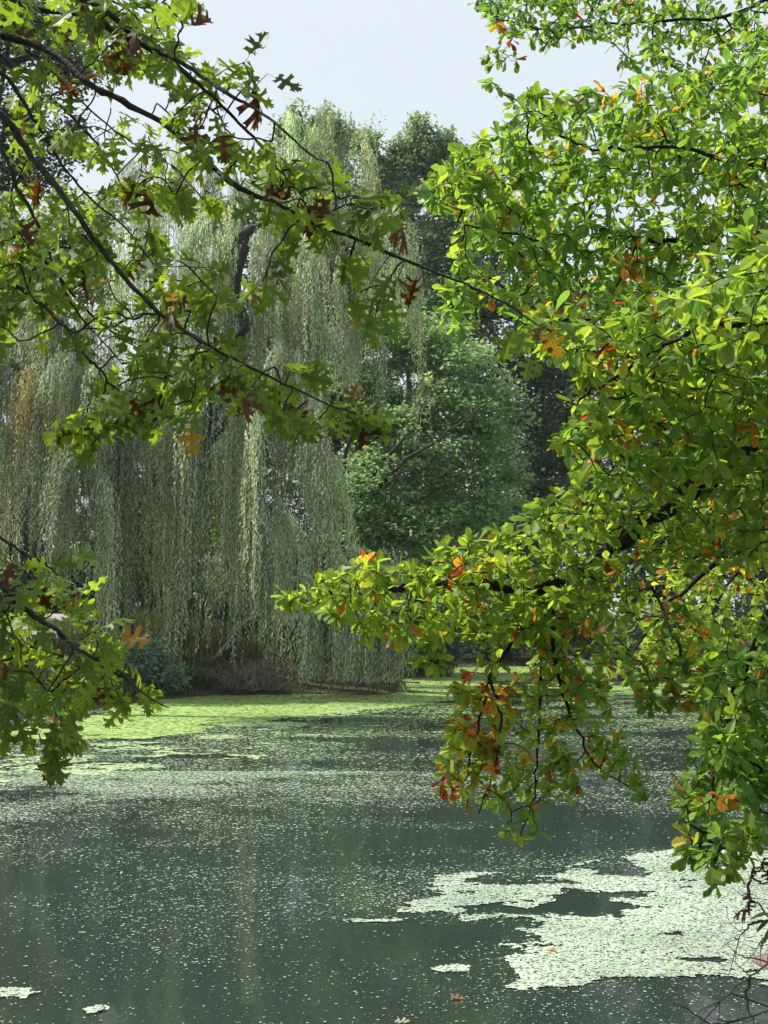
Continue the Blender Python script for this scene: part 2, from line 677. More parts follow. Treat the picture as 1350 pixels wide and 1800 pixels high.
OAK_LIMBS = [  # (z on the trunk, start radius, points px,py,Y)
    (5.9, .024, [(-160, 10, 4.6), (0, 62, 4.5), (60, 78, 4.5), (110, 105, 4.45), (160, 150, 4.4), (215, 178, 4.4), (300, 225, 4.35), (385, 305, 4.3), (430, 335, 4.3), (490, 360, 4.3), (560, 395, 4.3), (640, 425, 4.3), (700, 452, 4.3), (770, 480, 4.3), (830, 505, 4.3), (900, 540, 4.3), (950, 575, 4.3)]),
    (6.3, .022, [(-140, -60, 4.2), (20, 0, 4.2), (75, 18, 4.2), (140, 25, 4.15), (200, 55, 4.1), (250, 80, 4.1), (290, 100, 4.1), (340, 140, 4.1), (390, 185, 4.15), (430, 225, 4.2), (470, 270, 4.2), (500, 310, 4.2), (532, 346, 4.2)]),
    (6.4, .018, [(-100, -110, 4.0), (100, -20, 4.0), (180, 15, 4.0), (250, 78, 4.05), (300, 100, 4.0), (350, 130, 4.0), (400, 165, 3.95), (450, 192, 3.95), (500, 230, 3.9), (545, 272, 3.9), (575, 285, 3.9)]),
    (5.8, .016, [(-140, -60, 5.0), (0, 45, 5.0), (30, 70, 5.0), (60, 100, 5.0), (110, 140, 5.0), (160, 195, 5.0), (230, 250, 5.0), (300, 290, 5.0)]),
    (5.7, .016, [(-140, -20, 5.4), (0, 95, 5.3), (40, 135, 5.3), (110, 190, 5.3), (150, 230, 5.3), (180, 265, 5.3), (200, 300, 5.3), (225, 345, 5.3), (260, 385, 5.3)]),
    (5.5, .016, [(-130, 20, 4.8), (0, 125, 4.7), (35, 170, 4.7), (60, 210, 4.7), (85, 250, 4.7), (110, 290, 4.7), (160, 350, 4.7), (220, 400, 4.7), (285, 485, 4.7)]),
    (5.2, .022, [(-140, 80, 4.5), (0, 200, 4.4), (30, 235, 4.4), (55, 275, 4.4), (100, 330, 4.35), (140, 385, 4.3), (180, 440, 4.3), (230, 500, 4.3), (280, 550, 4.3), (330, 585, 4.25), (390, 620, 4.2), (440, 645, 4.2), (500, 675, 4.2), (580, 712, 4.2), (640, 730, 4.2)]),
    (5.0, .015, [(-120, 120, 4.9), (0, 260, 4.8), (30, 330, 4.8), (60, 380, 4.8), (80, 430, 4.8), (100, 480, 4.8), (130, 540, 4.8), (180, 600, 4.8), (215, 640, 4.8)]),
    (4.9, .016, [(-140, 270, 5.3), (0, 390, 5.2), (40, 430, 5.2), (90, 470, 5.2), (130, 520, 5.2), (180, 570, 5.2), (230, 605, 5.2), (300, 640, 5.2)]),
    (4.6, .017, [(-140, 390, 4.7), (0, 485, 4.6), (40, 510, 4.6), (80, 540, 4.6), (120, 580, 4.55), (150, 625, 4.5), (185, 662, 4.5), (178, 705, 4.5), (173, 765, 4.5)]),
    (3.2, .017, [(-140, 930, 4.2), (0, 1030, 4.1), (30, 1060, 4.1), (60, 1083, 4.1), (100, 1108, 4.1), (130, 1135, 4.1), (180, 1165, 4.1), (220, 1195, 4.1), (260, 1225, 4.1), (296, 1243, 4.1)]),
    (2.9, .016, [(-140, 1010, 4.4), (0, 1120, 4.4), (25, 1145, 4.4), (50, 1175, 4.4), (75, 1205, 4.4), (100, 1225, 4.4)]),
    (3.0, .012, [(-140, 1130, 4.6), (0, 1160, 4.5), (25, 1145, 4.5), (55, 1137, 4.5), (100, 1150, 4.5), (140, 1175, 4.5), (175, 1215, 4.5)]),
    (3.5, .012, [(-140, 870, 4.3), (0, 945, 4.2), (40, 972, 4.2), (70, 985, 4.2), (110, 1020, 4.2)]),
]
oak_nodes = []
for z, r0, pts in OAK_LIMBS:
    # bring the limb back to the trunk
    p0 = at(*pts[0])
    b = np.array((OAK_BASE[0], OAK_BASE[1] + 0.05, z))
    P = smooth_path(np.concatenate([[b, b * 0.5 + p0 * 0.5 + (0, 0, 0.08)], [at(*p) for p in pts]]), 5)
    P[6:] += rng.standard_normal((len(P) - 6, 3)) * 0.0018
    n = len(P)
    R = 0.68 * r0 * (1 - np.linspace(0, 1, n) ** 1.1) + 0.0022
    R *= 1 + 0.09 * rng.standard_normal(n)
    acc = Acc()
    tube(acc, P, R, 7)
    add('limb', acc.mesh('limb', True), MB_OAK, oak)
    oak_nodes += list(P[9:])

OAK_REG = [  # polygon, depth range, clusters
    ([(-120, -80), (330, -80), (345, 60), (350, 140), (300, 130), (200, 100), (60, 60), (-120, 60)], (3.9, 5.2), 70),
    ([(250, 90), (350, 90), (400, 180), (480, 250), (560, 300), (660, 330), (700, 340), (640, 400), (540, 385), (430, 330), (330, 250), (270, 170)], (3.9, 4.6), 40),
    ([(405, 90), (455, 120), (480, 150), (440, 160)], (4.0, 4.2), 2),
    ([(60, 80), (200, 150), (330, 250), (430, 330), (400, 370), (300, 380), (200, 300), (100, 220), (20, 130)], (4.4, 5.4), 26),
    ([(-120, 60), (60, 90), (130, 200), (60, 260), (-120, 260)], (4.5, 5.5), 14),
    ([(560, 300), (720, 310), (745, 330), (650, 400), (700, 430), (640, 460), (560, 440), (470, 430), (440, 400)], (4.2, 4.5), 10),
    ([(450, 470), (480, 440), (480, 500), (460, 510)], (4.2, 4.4), 3),
    ([(610, 460), (640, 450), (720, 480), (700, 560), (640, 550)], (4.2, 4.4), 4),
    ([(900, 560), (960, 560), (990, 600), (930, 620)], (4.25, 4.4), 3),
    ([(-120, 300), (60, 300), (170, 330), (280, 400), (380, 480), (420, 560), (340, 570), (200, 540), (80, 560), (20, 620), (-120, 640)], (4.1, 5.6), 92),
    ([(100, 560), (230, 530), (340, 570), (420, 600), (400, 690), (340, 740), (260, 740), (190, 690), (130, 640)], (4.1, 5.3), 46),
    ([(130, 700), (230, 690), (230, 790), (190, 810), (125, 800)], (4.3, 4.7), 12),
    ([(420, 600), (520, 640), (600, 700), (680, 730), (640, 740), (520, 735), (440, 700)], (4.1, 4.4), 14),
    ([(-120, 980), (110, 990), (150, 1060), (210, 1110), (270, 1180), (255, 1220), (200, 1250), (110, 1290), (30, 1290), (-120, 1280)], (3.9, 4.9), 78),
    ([(-700, -520), (150, -480), (260, -120), (-100, -80), (-700, -60)], (4.6, 7.0), 55),
    ([(60, 1270), (110, 1265), (100, 1330), (75, 1335)], (4.1, 4.3), 3),
]
tg = []
for poly, (a, b), n in OAK_REG:
    for (x, y) in sample_poly(poly, n):
        tg.append(at(x, y, a + (b - a) * rng.random()))
tg = np.array(tg)
A, paths, load = grow(oak_nodes, tg, 0.10, 0.04)
acc = Acc()
oakL = Leaves()
TP_OAK = OAK_T + OAK_DEAD


def oak_col():
    r = rng.random()
    if r < 0.045:
        return np.array((0.085, 0.03, 0.014)) * (0.6 + 0.8 * rng.random()), 1
    if r < 0.06:
        return np.array((0.16, 0.09, 0.012)) * (0.7 + 0.5 * rng.random()), 0
    if r < 0.24:
        return np.array((0.17, 0.25, 0.028)) * (0.85 + 0.3 * rng.random()), 0
    k = rng.random()
    return np.array((0.075 + 0.07 * k, 0.135 + 0.09 * k, 0.027)) * (0.8 + 0.4 * rng.random()), 0


for ids in paths:
    P = A[ids]
    L = np.linalg.norm(P[-1] - P[0])
    R = 0.0019 + 0.0011 * np.sqrt(np.maximum(load[ids], 1))
    R = np.minimum(R, R[-1] * 3.0)
    if L < 0.9:
        tube(acc, smooth_path(P, 2), np.interp(np.linspace(0, 1, 9), np.linspace(0, 1, 5), R), 5)
    d = norm(P[-1] - P[-2])
    n = int(rng.integers(2, 6))
    for q in range(n):
        s = rng.random() * 0.5 if q else 0.0
        p = P[-1] * (1 - s) + P[-3] * s
        rd = norm(rng.standard_normal(3))
        D = norm(d * 0.55 + rd * 0.75 + np.array((0.10, -0.05, -0.55)))
        U = norm(np.array((0.0, -0.25, 0.75)) + rng.standard_normal(3) * 0.55)
        c, dead = oak_col()
        k = len(OAK_T) + int(rng.integers(len(OAK_DEAD))) if dead and rng.random() < 0.75 else int(rng.integers(len(OAK_T)))
        oakL.put(k, D, U, p, 0.092 + 0.045 * rng.random(), c)
RUS, ORG, YEL = (0.085, 0.028, 0.012), (0.34, 0.20, 0.014), (0.22, 0.20, 0.02)
for (px, py, Y, c, k, dx, dz) in [(335, 735, 4.2, ORG, 0, .1, -1), (640, 520, 4.25, YEL, 3, -.2, -1), (690, 520, 4.25, (0.12, 0.2, 0.02), 0, .1, -1),
                                  (540, 350, 4.25, RUS, 7, .1, -1), (735, 478, 4.25, RUS, 8, -.3, -1), (955, 572, 4.25, ORG, 0, .5, -1), (925, 570, 4.3, (0.10, 0.19, 0.02), 3, -.3, -1), (975, 565, 4.3, (0.10, 0.19, 0.02), 6, .7, -.6),
                                  (390, 225, 4.1, RUS, 0, .1, -1), (345, 205, 4.1, RUS, 1, 0, -1), (68, 305, 4.5, RUS, 8, 0, -1), (165, 5, 4.1, RUS, 7, 0, -1), (410, 665, 4.15, (0.05, 0.03, 0.012), 1, .1, -1),
                                  (665, 330, 4.2, (0.05, 0.10, 0.02), 0, .3, -1), (690, 325, 4.2, (0.06, 0.12, 0.02), 3, .9, -.3), (430, 110, 4.0, (0.05, 0.09, 0.02), 2, .5, .7), (470, 130, 4.0, (0.05, 0.09, 0.02), 0, .8, -.4),
                                  (200, 1110, 4.05, (0.28, 0.14, 0.015), 3, .9, -.3), (30, 975, 4.15, RUS, 0, -.3, -.8), (110, 975, 4.15, (0.09, 0.17, 0.02), 0, .9, -.1), (630, 735, 4.2, (0.11, 0.19, 0.02), 6, 1, 0)]:
    oakL.put(k, norm(np.array((dx, -0.1, dz))), norm(np.array((rng.normal(0, .25), -0.9, 0.55))), at(px, py, Y), 0.115, np.array(c))
    oak_near = np.array(oak_nodes)
    e = at(px, py, Y)
    j = int(np.argmin(((oak_near - e) ** 2).sum(1)))
    tube(acc, smooth_path([oak_near[j], (oak_near[j] + e) / 2 + (0, 0, 0.012), e], 4), np.linspace(0.0022, 0.0013, 9), 4)
add('twigs', acc.mesh('twigs', True), MB_OAK, oak, kind='stuff')
oakL.write(oak, TP_OAK)

# ------------------------------------------------------------------ black tupelo on the right
TUP_BASE = np.array((4.9, 6.3, float(ground_z(4.9, 6.3))))
tup = thing('tupelo_tree', 'tupelo with small oval green leaves turning orange and red, boughs hanging over the water', 'tree', TUP_BASE)
tr = smooth_path([TUP_BASE + (0, 0, -0.2), TUP_BASE + (-0.03, 0, 1.5), TUP_BASE + (0.05, 0.1, 3.5), TUP_BASE + (0.02, 0.1, 6), TUP_BASE + (0.1, 0, 9.5)], 5)
acc = Acc()
tube(acc, tr, np.linspace(0.30, 0.12, len(tr)) + 0.12 * np.exp(-np.arange(len(tr)) * 0.8), 12)
add('trunk', acc.mesh('trunk', True), MB_TUP, tup)
TUP_LIMBS = [
    (3.7, .075, [(1500, 660, 6.2), (1350, 760, 6.2), (1295, 797, 6.2), (1190, 880, 6.2), (1130, 920, 6.2), (1075, 968, 6.2), (1020, 1010, 6.2), (985, 1030, 6.2), (900, 1035, 6.2), (830, 1022, 6.2), (740, 1030, 6.2), (660, 1040, 6.2), (600, 1045, 6.2), (550, 1050, 6.2)]),
    (3.5, .04, [(1520, 850, 6.6), (1400, 880, 6.8), (1300, 950, 7.0), (1220, 1020, 7.2), (1150, 1090, 7.2), (1090, 1180, 7.2)]),
    (5.0, .022, [(1520, 520, 6.8), (1400, 470, 6.6), (1250, 430, 6.4), (1120, 420, 6.2), (1040, 400, 6.2), (950, 420, 6.2), (850, 400, 6.2), (790, 390, 6.2)]),
    (5.6, .015, [(1520, 330, 6.2), (1350, 300, 6.0), (1200, 260, 6.0), (1080, 260, 6.0), (1000, 250, 6.0), (930, 190, 6.0), (868, 148, 6.0)]),
    (7.2, .017, [(1480, -60, 8.0), (1300, 20, 8.2), (1150, 40, 8.4), (1000, 50, 8.4), (900, 40, 8.4), (840, 10, 8.4)]),
    (4.4, .02, [(1520, 560, 5.2), (1400, 560, 4.8), (1300, 570, 4.7), (1200, 590, 4.8), (1120, 640, 5.0), (1040, 690, 5.2), (985, 720, 5.2)]),
    (4.3, .03, [(1480, 440, 4.2), (1400, 460, 3.9), (1360, 490, 3.8)]),
    (3.3, .03, [(1500, 900, 5.4), (1400, 1000, 5.3), (1330, 1130, 5.3), (1280, 1250, 5.3), (1255, 1380, 5.3), (1240, 1500, 5.3)]),
    (4.8, .02, [(1520, 600, 6.4), (1350, 560, 6.6), (1200, 540, 6.6), (1050, 560, 6.6), (930, 560, 6.6), (840, 560, 6.6)]),
    (3.9, .04, [(1520, 760, 7.5), (1400, 900, 8.6), (1300, 1000, 9.0), (1250, 1080, 9.0)]),
]
SUBLIMBS = [  # hanging boughs: (points, r0)
    ([(985, 1030, 6.2), (940, 1080, 6.1), (885, 1150, 6.0), (860, 1190, 6.0), (845, 1260, 6.0), (825, 1340, 6.0), (800, 1390, 6.0)], .012),
    ([(985, 1030, 6.2), (972, 1100, 6.1), (975, 1160, 6.1), (990, 1220, 6.1), (1018, 1290, 6.1), (1045, 1345, 6.1), (1110, 1385, 6.1)], .013),
    ([(970, 1040, 6.2), (955, 1120, 6.3), (948, 1220, 6.3), (945, 1320, 6.3), (940, 1400, 6.3), (915, 1470, 6.3)], .010),
    ([(1075, 968, 6.2), (1150, 1040, 6.0), (1180, 1110, 5.9), (1205, 1170, 5.9), (1225, 1240, 5.9)], .010),
    ([(860, 1190, 6.0), (880, 1270, 5.95), (870, 1350, 5.95), (840, 1430, 5.95)], .008),
]
tup_nodes = []
for z, r0, pts in TUP_LIMBS:
    p0 = at(*pts[0])
    b = np.array((TUP_BASE[0], TUP_BASE[1] + 0.05, z))
    P = smooth_path(np.concatenate([[b], [at(*p) for p in pts]]), 6)
    P[4:] += rng.standard_normal((len(P) - 4, 3)) * 0.009
    n = len(P)
    R = r0 * (1 - 0.93 * np.linspace(0, 1, n) ** 0.9) + 0.002
    R *= 1 + 0.08 * rng.standard_normal(n)
    acc = Acc()
    tube(acc, P, R, 8)
    add('limb', acc.mesh('limb', True), MB_TUP, tup)
    tup_nodes += list(P[7:])
for pts, r0 in SUBLIMBS:
    P = limb_path(pts, 6)
    P[2:] += rng.standard_normal((len(P) - 2, 3)) * 0.006
    n = len(P)
    acc = Acc()
    tube(acc, P, r0 * (1 - 0.85 * np.linspace(0, 1, n)) + 0.0015, 6)
    add('bough', acc.mesh('bough', True), MB_TUP, tup)
    tup_nodes += list(P[3:])

# polygon, depth range, clusters, share of autumn colour, yellowness, leaf length
TUP_REG = [
    ([(900, 205), (985, 165), (1090, 155), (1190, 120), (1350, 95), (1480, 80), (1480, 480), (1250, 520), (1050, 520), (900, 560), (800, 590), (775, 545), (805, 470), (790, 400), (745, 350), (785, 290), (850, 240)], (5.6, 7.2), 640, .05, .3, .085),
    ([(770, 275), (860, 235), (960, 260), (900, 330), (780, 360), (745, 350)], (5.8, 6.4), 50, .02, .5, .088),
    ([(900, 560), (1080, 520), (1480, 480), (1480, 760), (1300, 800), (1150, 880), (1020, 850), (1005, 800), (978, 770), (985, 715), (1010, 665)], (4.6, 6.6), 420, .07, .5, .085),
    ([(1020, 850), (1150, 880), (1300, 800), (1480, 760), (1480, 1000), (1250, 1000), (1080, 980), (980, 960), (900, 940), (920, 890)], (5.2, 7.0), 240, .06, .55, .085),
    ([(870, 930), (980, 950), (1080, 990), (1060, 1080), (900, 1130), (800, 1130), (700, 1130), (620, 1105), (540, 1070), (600, 1000), (640, 985), (760, 965)], (5.7, 6.7), 210, .05, .75, .085),
    ([(498, 1045), (515, 1032), (570, 1018), (620, 1050), (560, 1068), (505, 1060)], (6.1, 6.3), 16, .06, .9, .085),
    ([(700, 1120), (770, 1100), (800, 1160), (770, 1185), (720, 1160)], (6.0, 6.3), 12, .05, .5, .082),
    ([(880, 1020), (1090, 1000), (1240, 1080), (1210, 1180), (1060, 1230), (920, 1200), (870, 1150)], (5.8, 7.0), 120, .12, .5, .08),
    ([(800, 1180), (870, 1160), (900, 1260), (880, 1340), (820, 1420), (768, 1400), (790, 1320), (780, 1250)], (5.8, 6.2), 62, .48, 1.1, .078),
    ([(880, 1200), (1000, 1180), (1080, 1230), (1110, 1330), (1150, 1380), (1120, 1420), (1040, 1400), (960, 1390), (950, 1460), (900, 1485), (870, 1400), (840, 1440), (830, 1360)], (5.9, 6.5), 100, .13, .5, .078),
    ([(1100, 1180), (1230, 1150), (1240, 1230), (1180, 1260), (1120, 1240)], (5.8, 6.0), 22, .15, .4, .078),
    ([(1230, 1150), (1330, 1080), (1480, 1000), (1480, 1480), (1340, 1500), (1300, 1520), (1245, 1565), (1195, 1515), (1210, 1470), (1195, 1400), (1205, 1340), (1245, 1300), (1215, 1240)], (4.9, 6.0), 300, .05, .3, .085),
    ([(1200, 860), (1480, 800), (1480, 1130), (1300, 1160), (1130, 1180), (1120, 1080)], (8.0, 10.0), 260, .08, .9, .085),
    ([(835, 0), (850, -60), (1480, -80), (1480, 80), (1350, 80), (1230, 90), (1140, 75), (1080, 60), (1030, 80), (960, 80), (880, 60)], (7.8, 9.2), 330, .03, .1, .08),
    ([(1060, 55), (1480, 50), (1480, 150), (1250, 150), (1110, 140)], (7.0, 8.6), 70, .02, .2, .08),
    ([(960, 230), (1200, 160), (1480, 130), (1480, 560), (1200, 600), (1000, 560), (900, 480), (880, 330)], (7.0, 9.0), 330, .03, .1, .09),
    ([(840, 95), (900, 70), (920, 110), (850, 120)], (8.2, 8.6), 7, .05, .2, .08),
    ([(845, 150), (880, 140), (960, 170), (950, 210), (890, 180)], (5.9, 6.1), 8, .05, .2, .08),
    ([(1250, 420), (1480, 380), (1480, 640), (1250, 620), (1180, 560)], (3.9, 4.8), 60, .02, .6, .092),
    ([(1220, 400), (1480, 330), (1480, 500), (1320, 470)], (3.6, 4.2), 14, .0, .7, .095),
    ([(1000, 600), (1200, 560), (1400, 640), (1400, 780), (1200, 840), (1050, 780)], (4.6, 5.4), 90, .06, .7, .09),
]
tg, meta = [], []
for poly, (a, b), n, aut, yel, ln in TUP_REG:
    for (x, y) in sample_poly(poly, int(n * (1.3 if n > 100 else 1.0))):
        tg.append(at(x, y, a + (b - a) * rng.random()))
        meta.append((aut, yel, ln))
tg = np.array(tg)
order_d0 = None
A, paths, load = grow(tup_nodes, tg, 0.12, 0.05)
# grow() walks the targets nearest-first; recover which target each path belongs to by its end point
d0i = {tuple(np.round(t, 5)): m for t, m in zip(tg, meta)}
acc = Acc()
tupL = Leaves()


def tup_col(aut, yel):
    r = rng.random()
    if r < aut * 0.25:
        return np.array((0.36, 0.05, 0.025)) * (0.6 + 0.5 * rng.random())
    if r < aut:
        return np.array((0.46, 0.17, 0.025)) * (0.7 + 0.5 * rng.random())
    if r < aut * 1.6:
        return np.array((0.40, 0.32, 0.035)) * (0.8 + 0.4 * rng.random())
    k = np.clip(yel + 0.2 * rng.standard_normal(), 0, 1)
    return np.array((0.108 + 0.13 * k, 0.22 + 0.105 * k, 0.046)) * (0.75 + 0.5 * rng.random())


for ids in paths:
    P = A[ids]
    aut, yel, ln = d0i.get(tuple(np.round(P[-1], 5)), (.05, .4, .085))
    R = 0.0016 + 0.0009 * np.sqrt(np.maximum(load[ids], 1))
    R = np.minimum(R, R[-1] * 3.5)
    tube(acc, P, R, 3)
    d = norm(P[-1] - P[-2])
    n = int(rng.integers(7, 12))
    turned = rng.random() < aut * 0.75
    a2 = 0.5 if turned else aut * 0.25
    y2 = np.clip(yel + 0.3 * rng.standard_normal(), 0, 1.2)
    for q in range(n):
        s = 0.0 if q < 4 else rng.random() * 1.2
        p = P[-1] * (1 - s) + P[-3] * s
        rd = norm(rng.standard_normal(3))
        D = norm(d * 0.45 + rd * 0.95 + np.array((-0.12, -0.05, -0.15)))
        U = norm(np.array((0.0, -0.22, 1.0)) + rng.standard_normal(3) * 0.42)
        tupL.put(int(rng.integers(len(TUP_T))), D, U, p, ln * 0.92 * (0.5 + 0.8 * rng.random()), tup_col(a2, y2))
add('twigs', acc.mesh('twigs', True), MB_TUP, tup, kind='stuff')
tupL.write(tup, TUP_T)

# ------------------------------------------------------------------ weeping willows
def willow_strands(acc, wood, arc, Y, spreadY, nb, lmin, lmax, tint, var=0.25, per=8, zmin=0.06, lw=1.0):
    P = smooth_path(np.array([at(x, y, Y) for x, y in arc]), 10)
    seg = np.concatenate([[0], np.cumsum(np.linalg.norm(np.diff(P, axis=0), axis=1))])
    k = Y / FPX
    allp, alld, allc, alls = [], [], [], []
    nc = max(3, int(seg[-1] / 0.62))
    cs = (np.arange(nc) + 0.5 + rng.uniform(-.35, .35, nc)) / nc * seg[-1]
    cl = 0.7 + 0.45 * rng.random(nc)
    cc = np.clip(1 + 0.24 * rng.standard_normal(nc), 0.7, 1.4)
    cy = rng.normal(0, spreadY, nc)
    cz = rng.normal(0, 0.5, nc)
    co = rng.normal(0, 0.35, nc)
    for b in range(int(nb * 0.72)):
        ic = int(rng.integers(nc))
        s = np.clip(cs[ic] + rng.normal(0, 0.095), 0, seg[-1])
        p0 = np.array([np.interp(s, seg, P[:, i]) for i in range(3)])
        p0 = p0 + np.array((rng.normal(0, 0.06), cy[ic] + rng.normal(0, 0.22), cz[ic] + rng.normal(0, 0.25)))
        out = np.array((co[ic] + rng.normal(0, 0.2), rng.normal(-0.25, 0.4), 0))
        Lb = (lmin + (lmax - lmin) * rng.random()) * k * cl[ic]
        cb = tint * cc[ic] * np.clip(1 + var * rng.normal(0, 0.7), 0.6, 1.5) * np.array((1 + 0.07 * rng.normal(), 1, 0.97 + 0.06 * rng.normal()))
        for j in range(per):
            q0 = p0 + rng.normal(0, 0.06, 3) * (1, 1.5, 2)
            L = Lb * (0.55 + 0.5 * rng.random())
            if q0[2] - L < zmin:
                L = max(0.2, q0[2] - zmin - 0.55 * rng.random() ** 2)
            n = int(L / 0.074) + 2
            t = np.linspace(0, L, n)
            e = 1 - np.exp(-t / 0.8)
            o2 = out + rng.normal(0, 0.15, 3) * (1, 1, 0)
            sw = rng.normal(0, 0.07) * np.sin(t * 0.9 + rng.random() * 6) + t * rng.normal(0, 0.02)
            pos = q0 + np.outer(e * 0.75, o2) + np.stack([sw, sw * 0.5, -(t - 0.45 * e)], -1)
            # leaves, alternate sides, pointing out and down
            m = n
            ph = rng.random(m) * 2 * math.pi
            D = np.stack([np.cos(ph) * 0.55, np.sin(ph) * 0.55, -0.85 + 0.25 * rng.standard_normal(m)], -1)
            allp.append(pos)
            alld.append(D)
            allc.append(np.repeat(np.clip(cb, 0.01, 1)[None], m, 0) * (0.8 + 0.4 * rng.random((m, 1))))
            alls.append((0.10 + 0.06 * rng.random(m)) * lw)
            # the strand itself
            ii = np.linspace(0, n - 1, 4).astype(int)
            S6 = pos[ii]
            w = np.array((0.004, 0.002, 0))
            Vs = np.concatenate([S6 - w, S6 + w])
            Fs = []
            for a in range(3):
                Fs += [(a, a + 1, a + 5), (a, a + 5, a + 4)]
            wood.put(Vs, np.array(Fs), np.repeat(np.array([[0.10, 0.095, 0.045]]), 8, 0))
    p, D = np.concatenate(allp), norm(np.concatenate(alld))
    c, s = np.concatenate(allc), np.concatenate(alls)
    U = rng.standard_normal(p.shape)
    Rm = frames(D, U)
    tpl = (np.array([(0, 0, 0), (0.125, 0.45, 0.02), (0, 1, 0), (-0.125, 0.45, 0.02)]), np.array([(0, 1, 2), (0, 2, 3)]), np.zeros((4, 3)))
    inst(acc, tpl, Rm, p, s, c)


WG = np.array((0.325, 0.375, 0.29)) * 1.2
WP = np.array((0.33, 0.39, 0.25)) * 1.2
WSHADE = np.array((0.13, 0.17, 0.11))  # back curtains tinted darker, shade of the willow hollows put into the colour
WGOLD = np.array((0.40, 0.35, 0.19))
ntri_w = 0


def willow(root, limbs, curtains):
    for r0, pts in limbs:
        P = limb_path(pts, 5)
        if pts[0][1] > 1100:                                   # root the trunk in the ground
            g = float(ground_z(P[0][0], P[0][1]))
            P = np.concatenate([[np.array((P[0][0], P[0][1], g - 0.25))], P])
        n = len(P)
        P[1:] += rng.standard_normal((n - 1, 3)) * r0 * 0.12
        acc = Acc()
        tube(acc, P, r0 * (1 - 0.8 * np.linspace(0, 1, n)) * (1 + 0.06 * rng.standard_normal(n)), 9)
        add('trunk' if pts[0][1] > 1100 else 'limb', acc.mesh('limb', True), MB_FAR, root)
    for c in curtains:
        acc, wood = Acc(), acc
        acc = Acc()
        wood = Acc()
        willow_strands(acc, wood, *c)
        me = acc.mesh('hanging_foliage')
        o = add('hanging_foliage', me, M_WIL, root)
        add('strand', wood.mesh('strand'), M_WIL, o).location = (0, 0, 0)


w1b = at(300, 1205, 36.5)
w1 = thing('willow_tree', 'tall grey-green weeping willow whose curtains hang down to the pond edge', 'tree', (w1b[0], w1b[1], float(ground_z(w1b[0], w1b[1]))))
willow(w1, [
    (.42, [(310, 1205, 37.0), (312, 1100, 37.0), (325, 950, 37.0), (360, 780, 37), (395, 620, 37), (425, 440, 37), (500, 320, 37), (580, 265, 37)]),
    (.20, [(360, 780, 37), (300, 650, 36.5), (240, 600, 36), (180, 590, 35)]),
    (.20, [(360, 780, 37), (440, 700, 36), (510, 650, 34.5), (565, 690, 33.5)]),
    (.17, [(395, 620, 37), (480, 520, 36.5), (600, 430, 36.5), (700, 450, 36.5)]),
    (.22, [(400, 470, 36.6), (412, 430, 36.0), (445, 400, 35.6), (480, 385, 35.4)]),
    (.15, [(410, 560, 37), (350, 440, 37), (300, 370, 37), (260, 330, 37.5)]),
    (.24, [(362, 1195, 36.0), (400, 1140, 35.8), (450, 1085, 35.6), (520, 1030, 35), (580, 985, 34.4), (640, 985, 34)]),
    (.12, [(340, 1190, 36.4), (352, 1110, 36.4), (365, 1040, 36.4), (420, 980, 36.2)]),
], [
    ([(300, 690), (360, 640), (430, 660)], 33.6, .6, 44, 380, 540, WG),
    ([(200, 700), (260, 650), (320, 690)], 34.0, .6, 46, 380, 520, WG),
    ([(440, 720), (500, 660), (555, 700), (572, 790)], 33.0, .5, 58, 230, 400, WG * 1.05),
    ([(540, 770), (568, 800), (578, 850)], 32.9, .2, 14, 150, 260, WP),
    ([(530, 1015), (590, 985), (645, 1000), (690, 1045)], 33.1, .3, 100, 230, 330, WG * 1.05),
    ([(430, 960), (480, 940), (530, 990)], 33.8, .5, 24, 120, 240, WG * 0.95),
    ([(330, 430), (400, 370), (470, 400)], 35.0, .6, 44, 150, 340, WG * 1.1),
    ([(440, 330), (520, 255), (600, 245), (650, 300)], 36.5, .7, 60, 120, 280, WP),
    ([(560, 440), (640, 400), (700, 450), (732, 540)], 36.5, .6, 48, 140, 240, WP * 0.95),
    ([(460, 470), (540, 430), (600, 490)], 34.6, .6, 46, 180, 300, WG * 1.1),
    ([(220, 440), (300, 370), (360, 410)], 36.0, .7, 36, 180, 360, WG * 1.1),
    ([(240, 330), (330, 270), (430, 310)], 38.2, .7, 36, 130, 260, WP),
    ([(480, 570), (590, 540), (690, 600)], 35.6, .6, 44, 120, 230, WG * 1.05),
    ([(200, 570), (400, 510), (560, 570)], 38.6, .9, 60, 330, 520, WSHADE),
    ([(340, 960), (420, 930), (520, 1000)], 34.6, .4, 34, 150, 260, WG * 0.85),
    ([(250, 900), (330, 840), (420, 900), (500, 930)], 38.4, .8, 46, 180, 290, WSHADE * 0.9),
])
w2b = at(216, 1112, 36.0)
w2 = thing('willow_tree', 'weeping willow with a golden yellowing patch at the left edge above the path', 'tree', (w2b[0], w2b[1], float(ground_z(w2b[0], w2b[1]))))
willow(w2, [
    (.40, [(216, 1118, 36.2), (212, 1060, 36.2), (205, 980, 36.2), (180, 840, 36), (140, 700, 35.6), (100, 600, 35)]),
    (.20, [(180, 840, 36), (80, 700, 35.5), (0, 620, 35), (-80, 590, 34.5)]),
], [
    ([(80, 700), (130, 650), (190, 690)], 33.0, .6, 46, 310, 440, WG),
    ([(100, 860), (150, 830), (200, 870)], 32.4, .5, 26, 220, 320, WG * 1.05),
    ([(-10, 600), (60, 550), (150, 580)], 34.0, .7, 52, 200, 360, WG * 0.95),
    ([(40, 730), (70, 690), (95, 730)], 32.6, .25, 20, 120, 240, WGOLD),
    ([(-160, 650), (-60, 590), (40, 620)], 33.6, .7, 50, 260, 400, WG * np.array((1.05, .95, .95))),
    ([(-100, 560), (0, 500), (120, 540)], 36.4, .8, 40, 220, 420, WSHADE * 1.1),
])

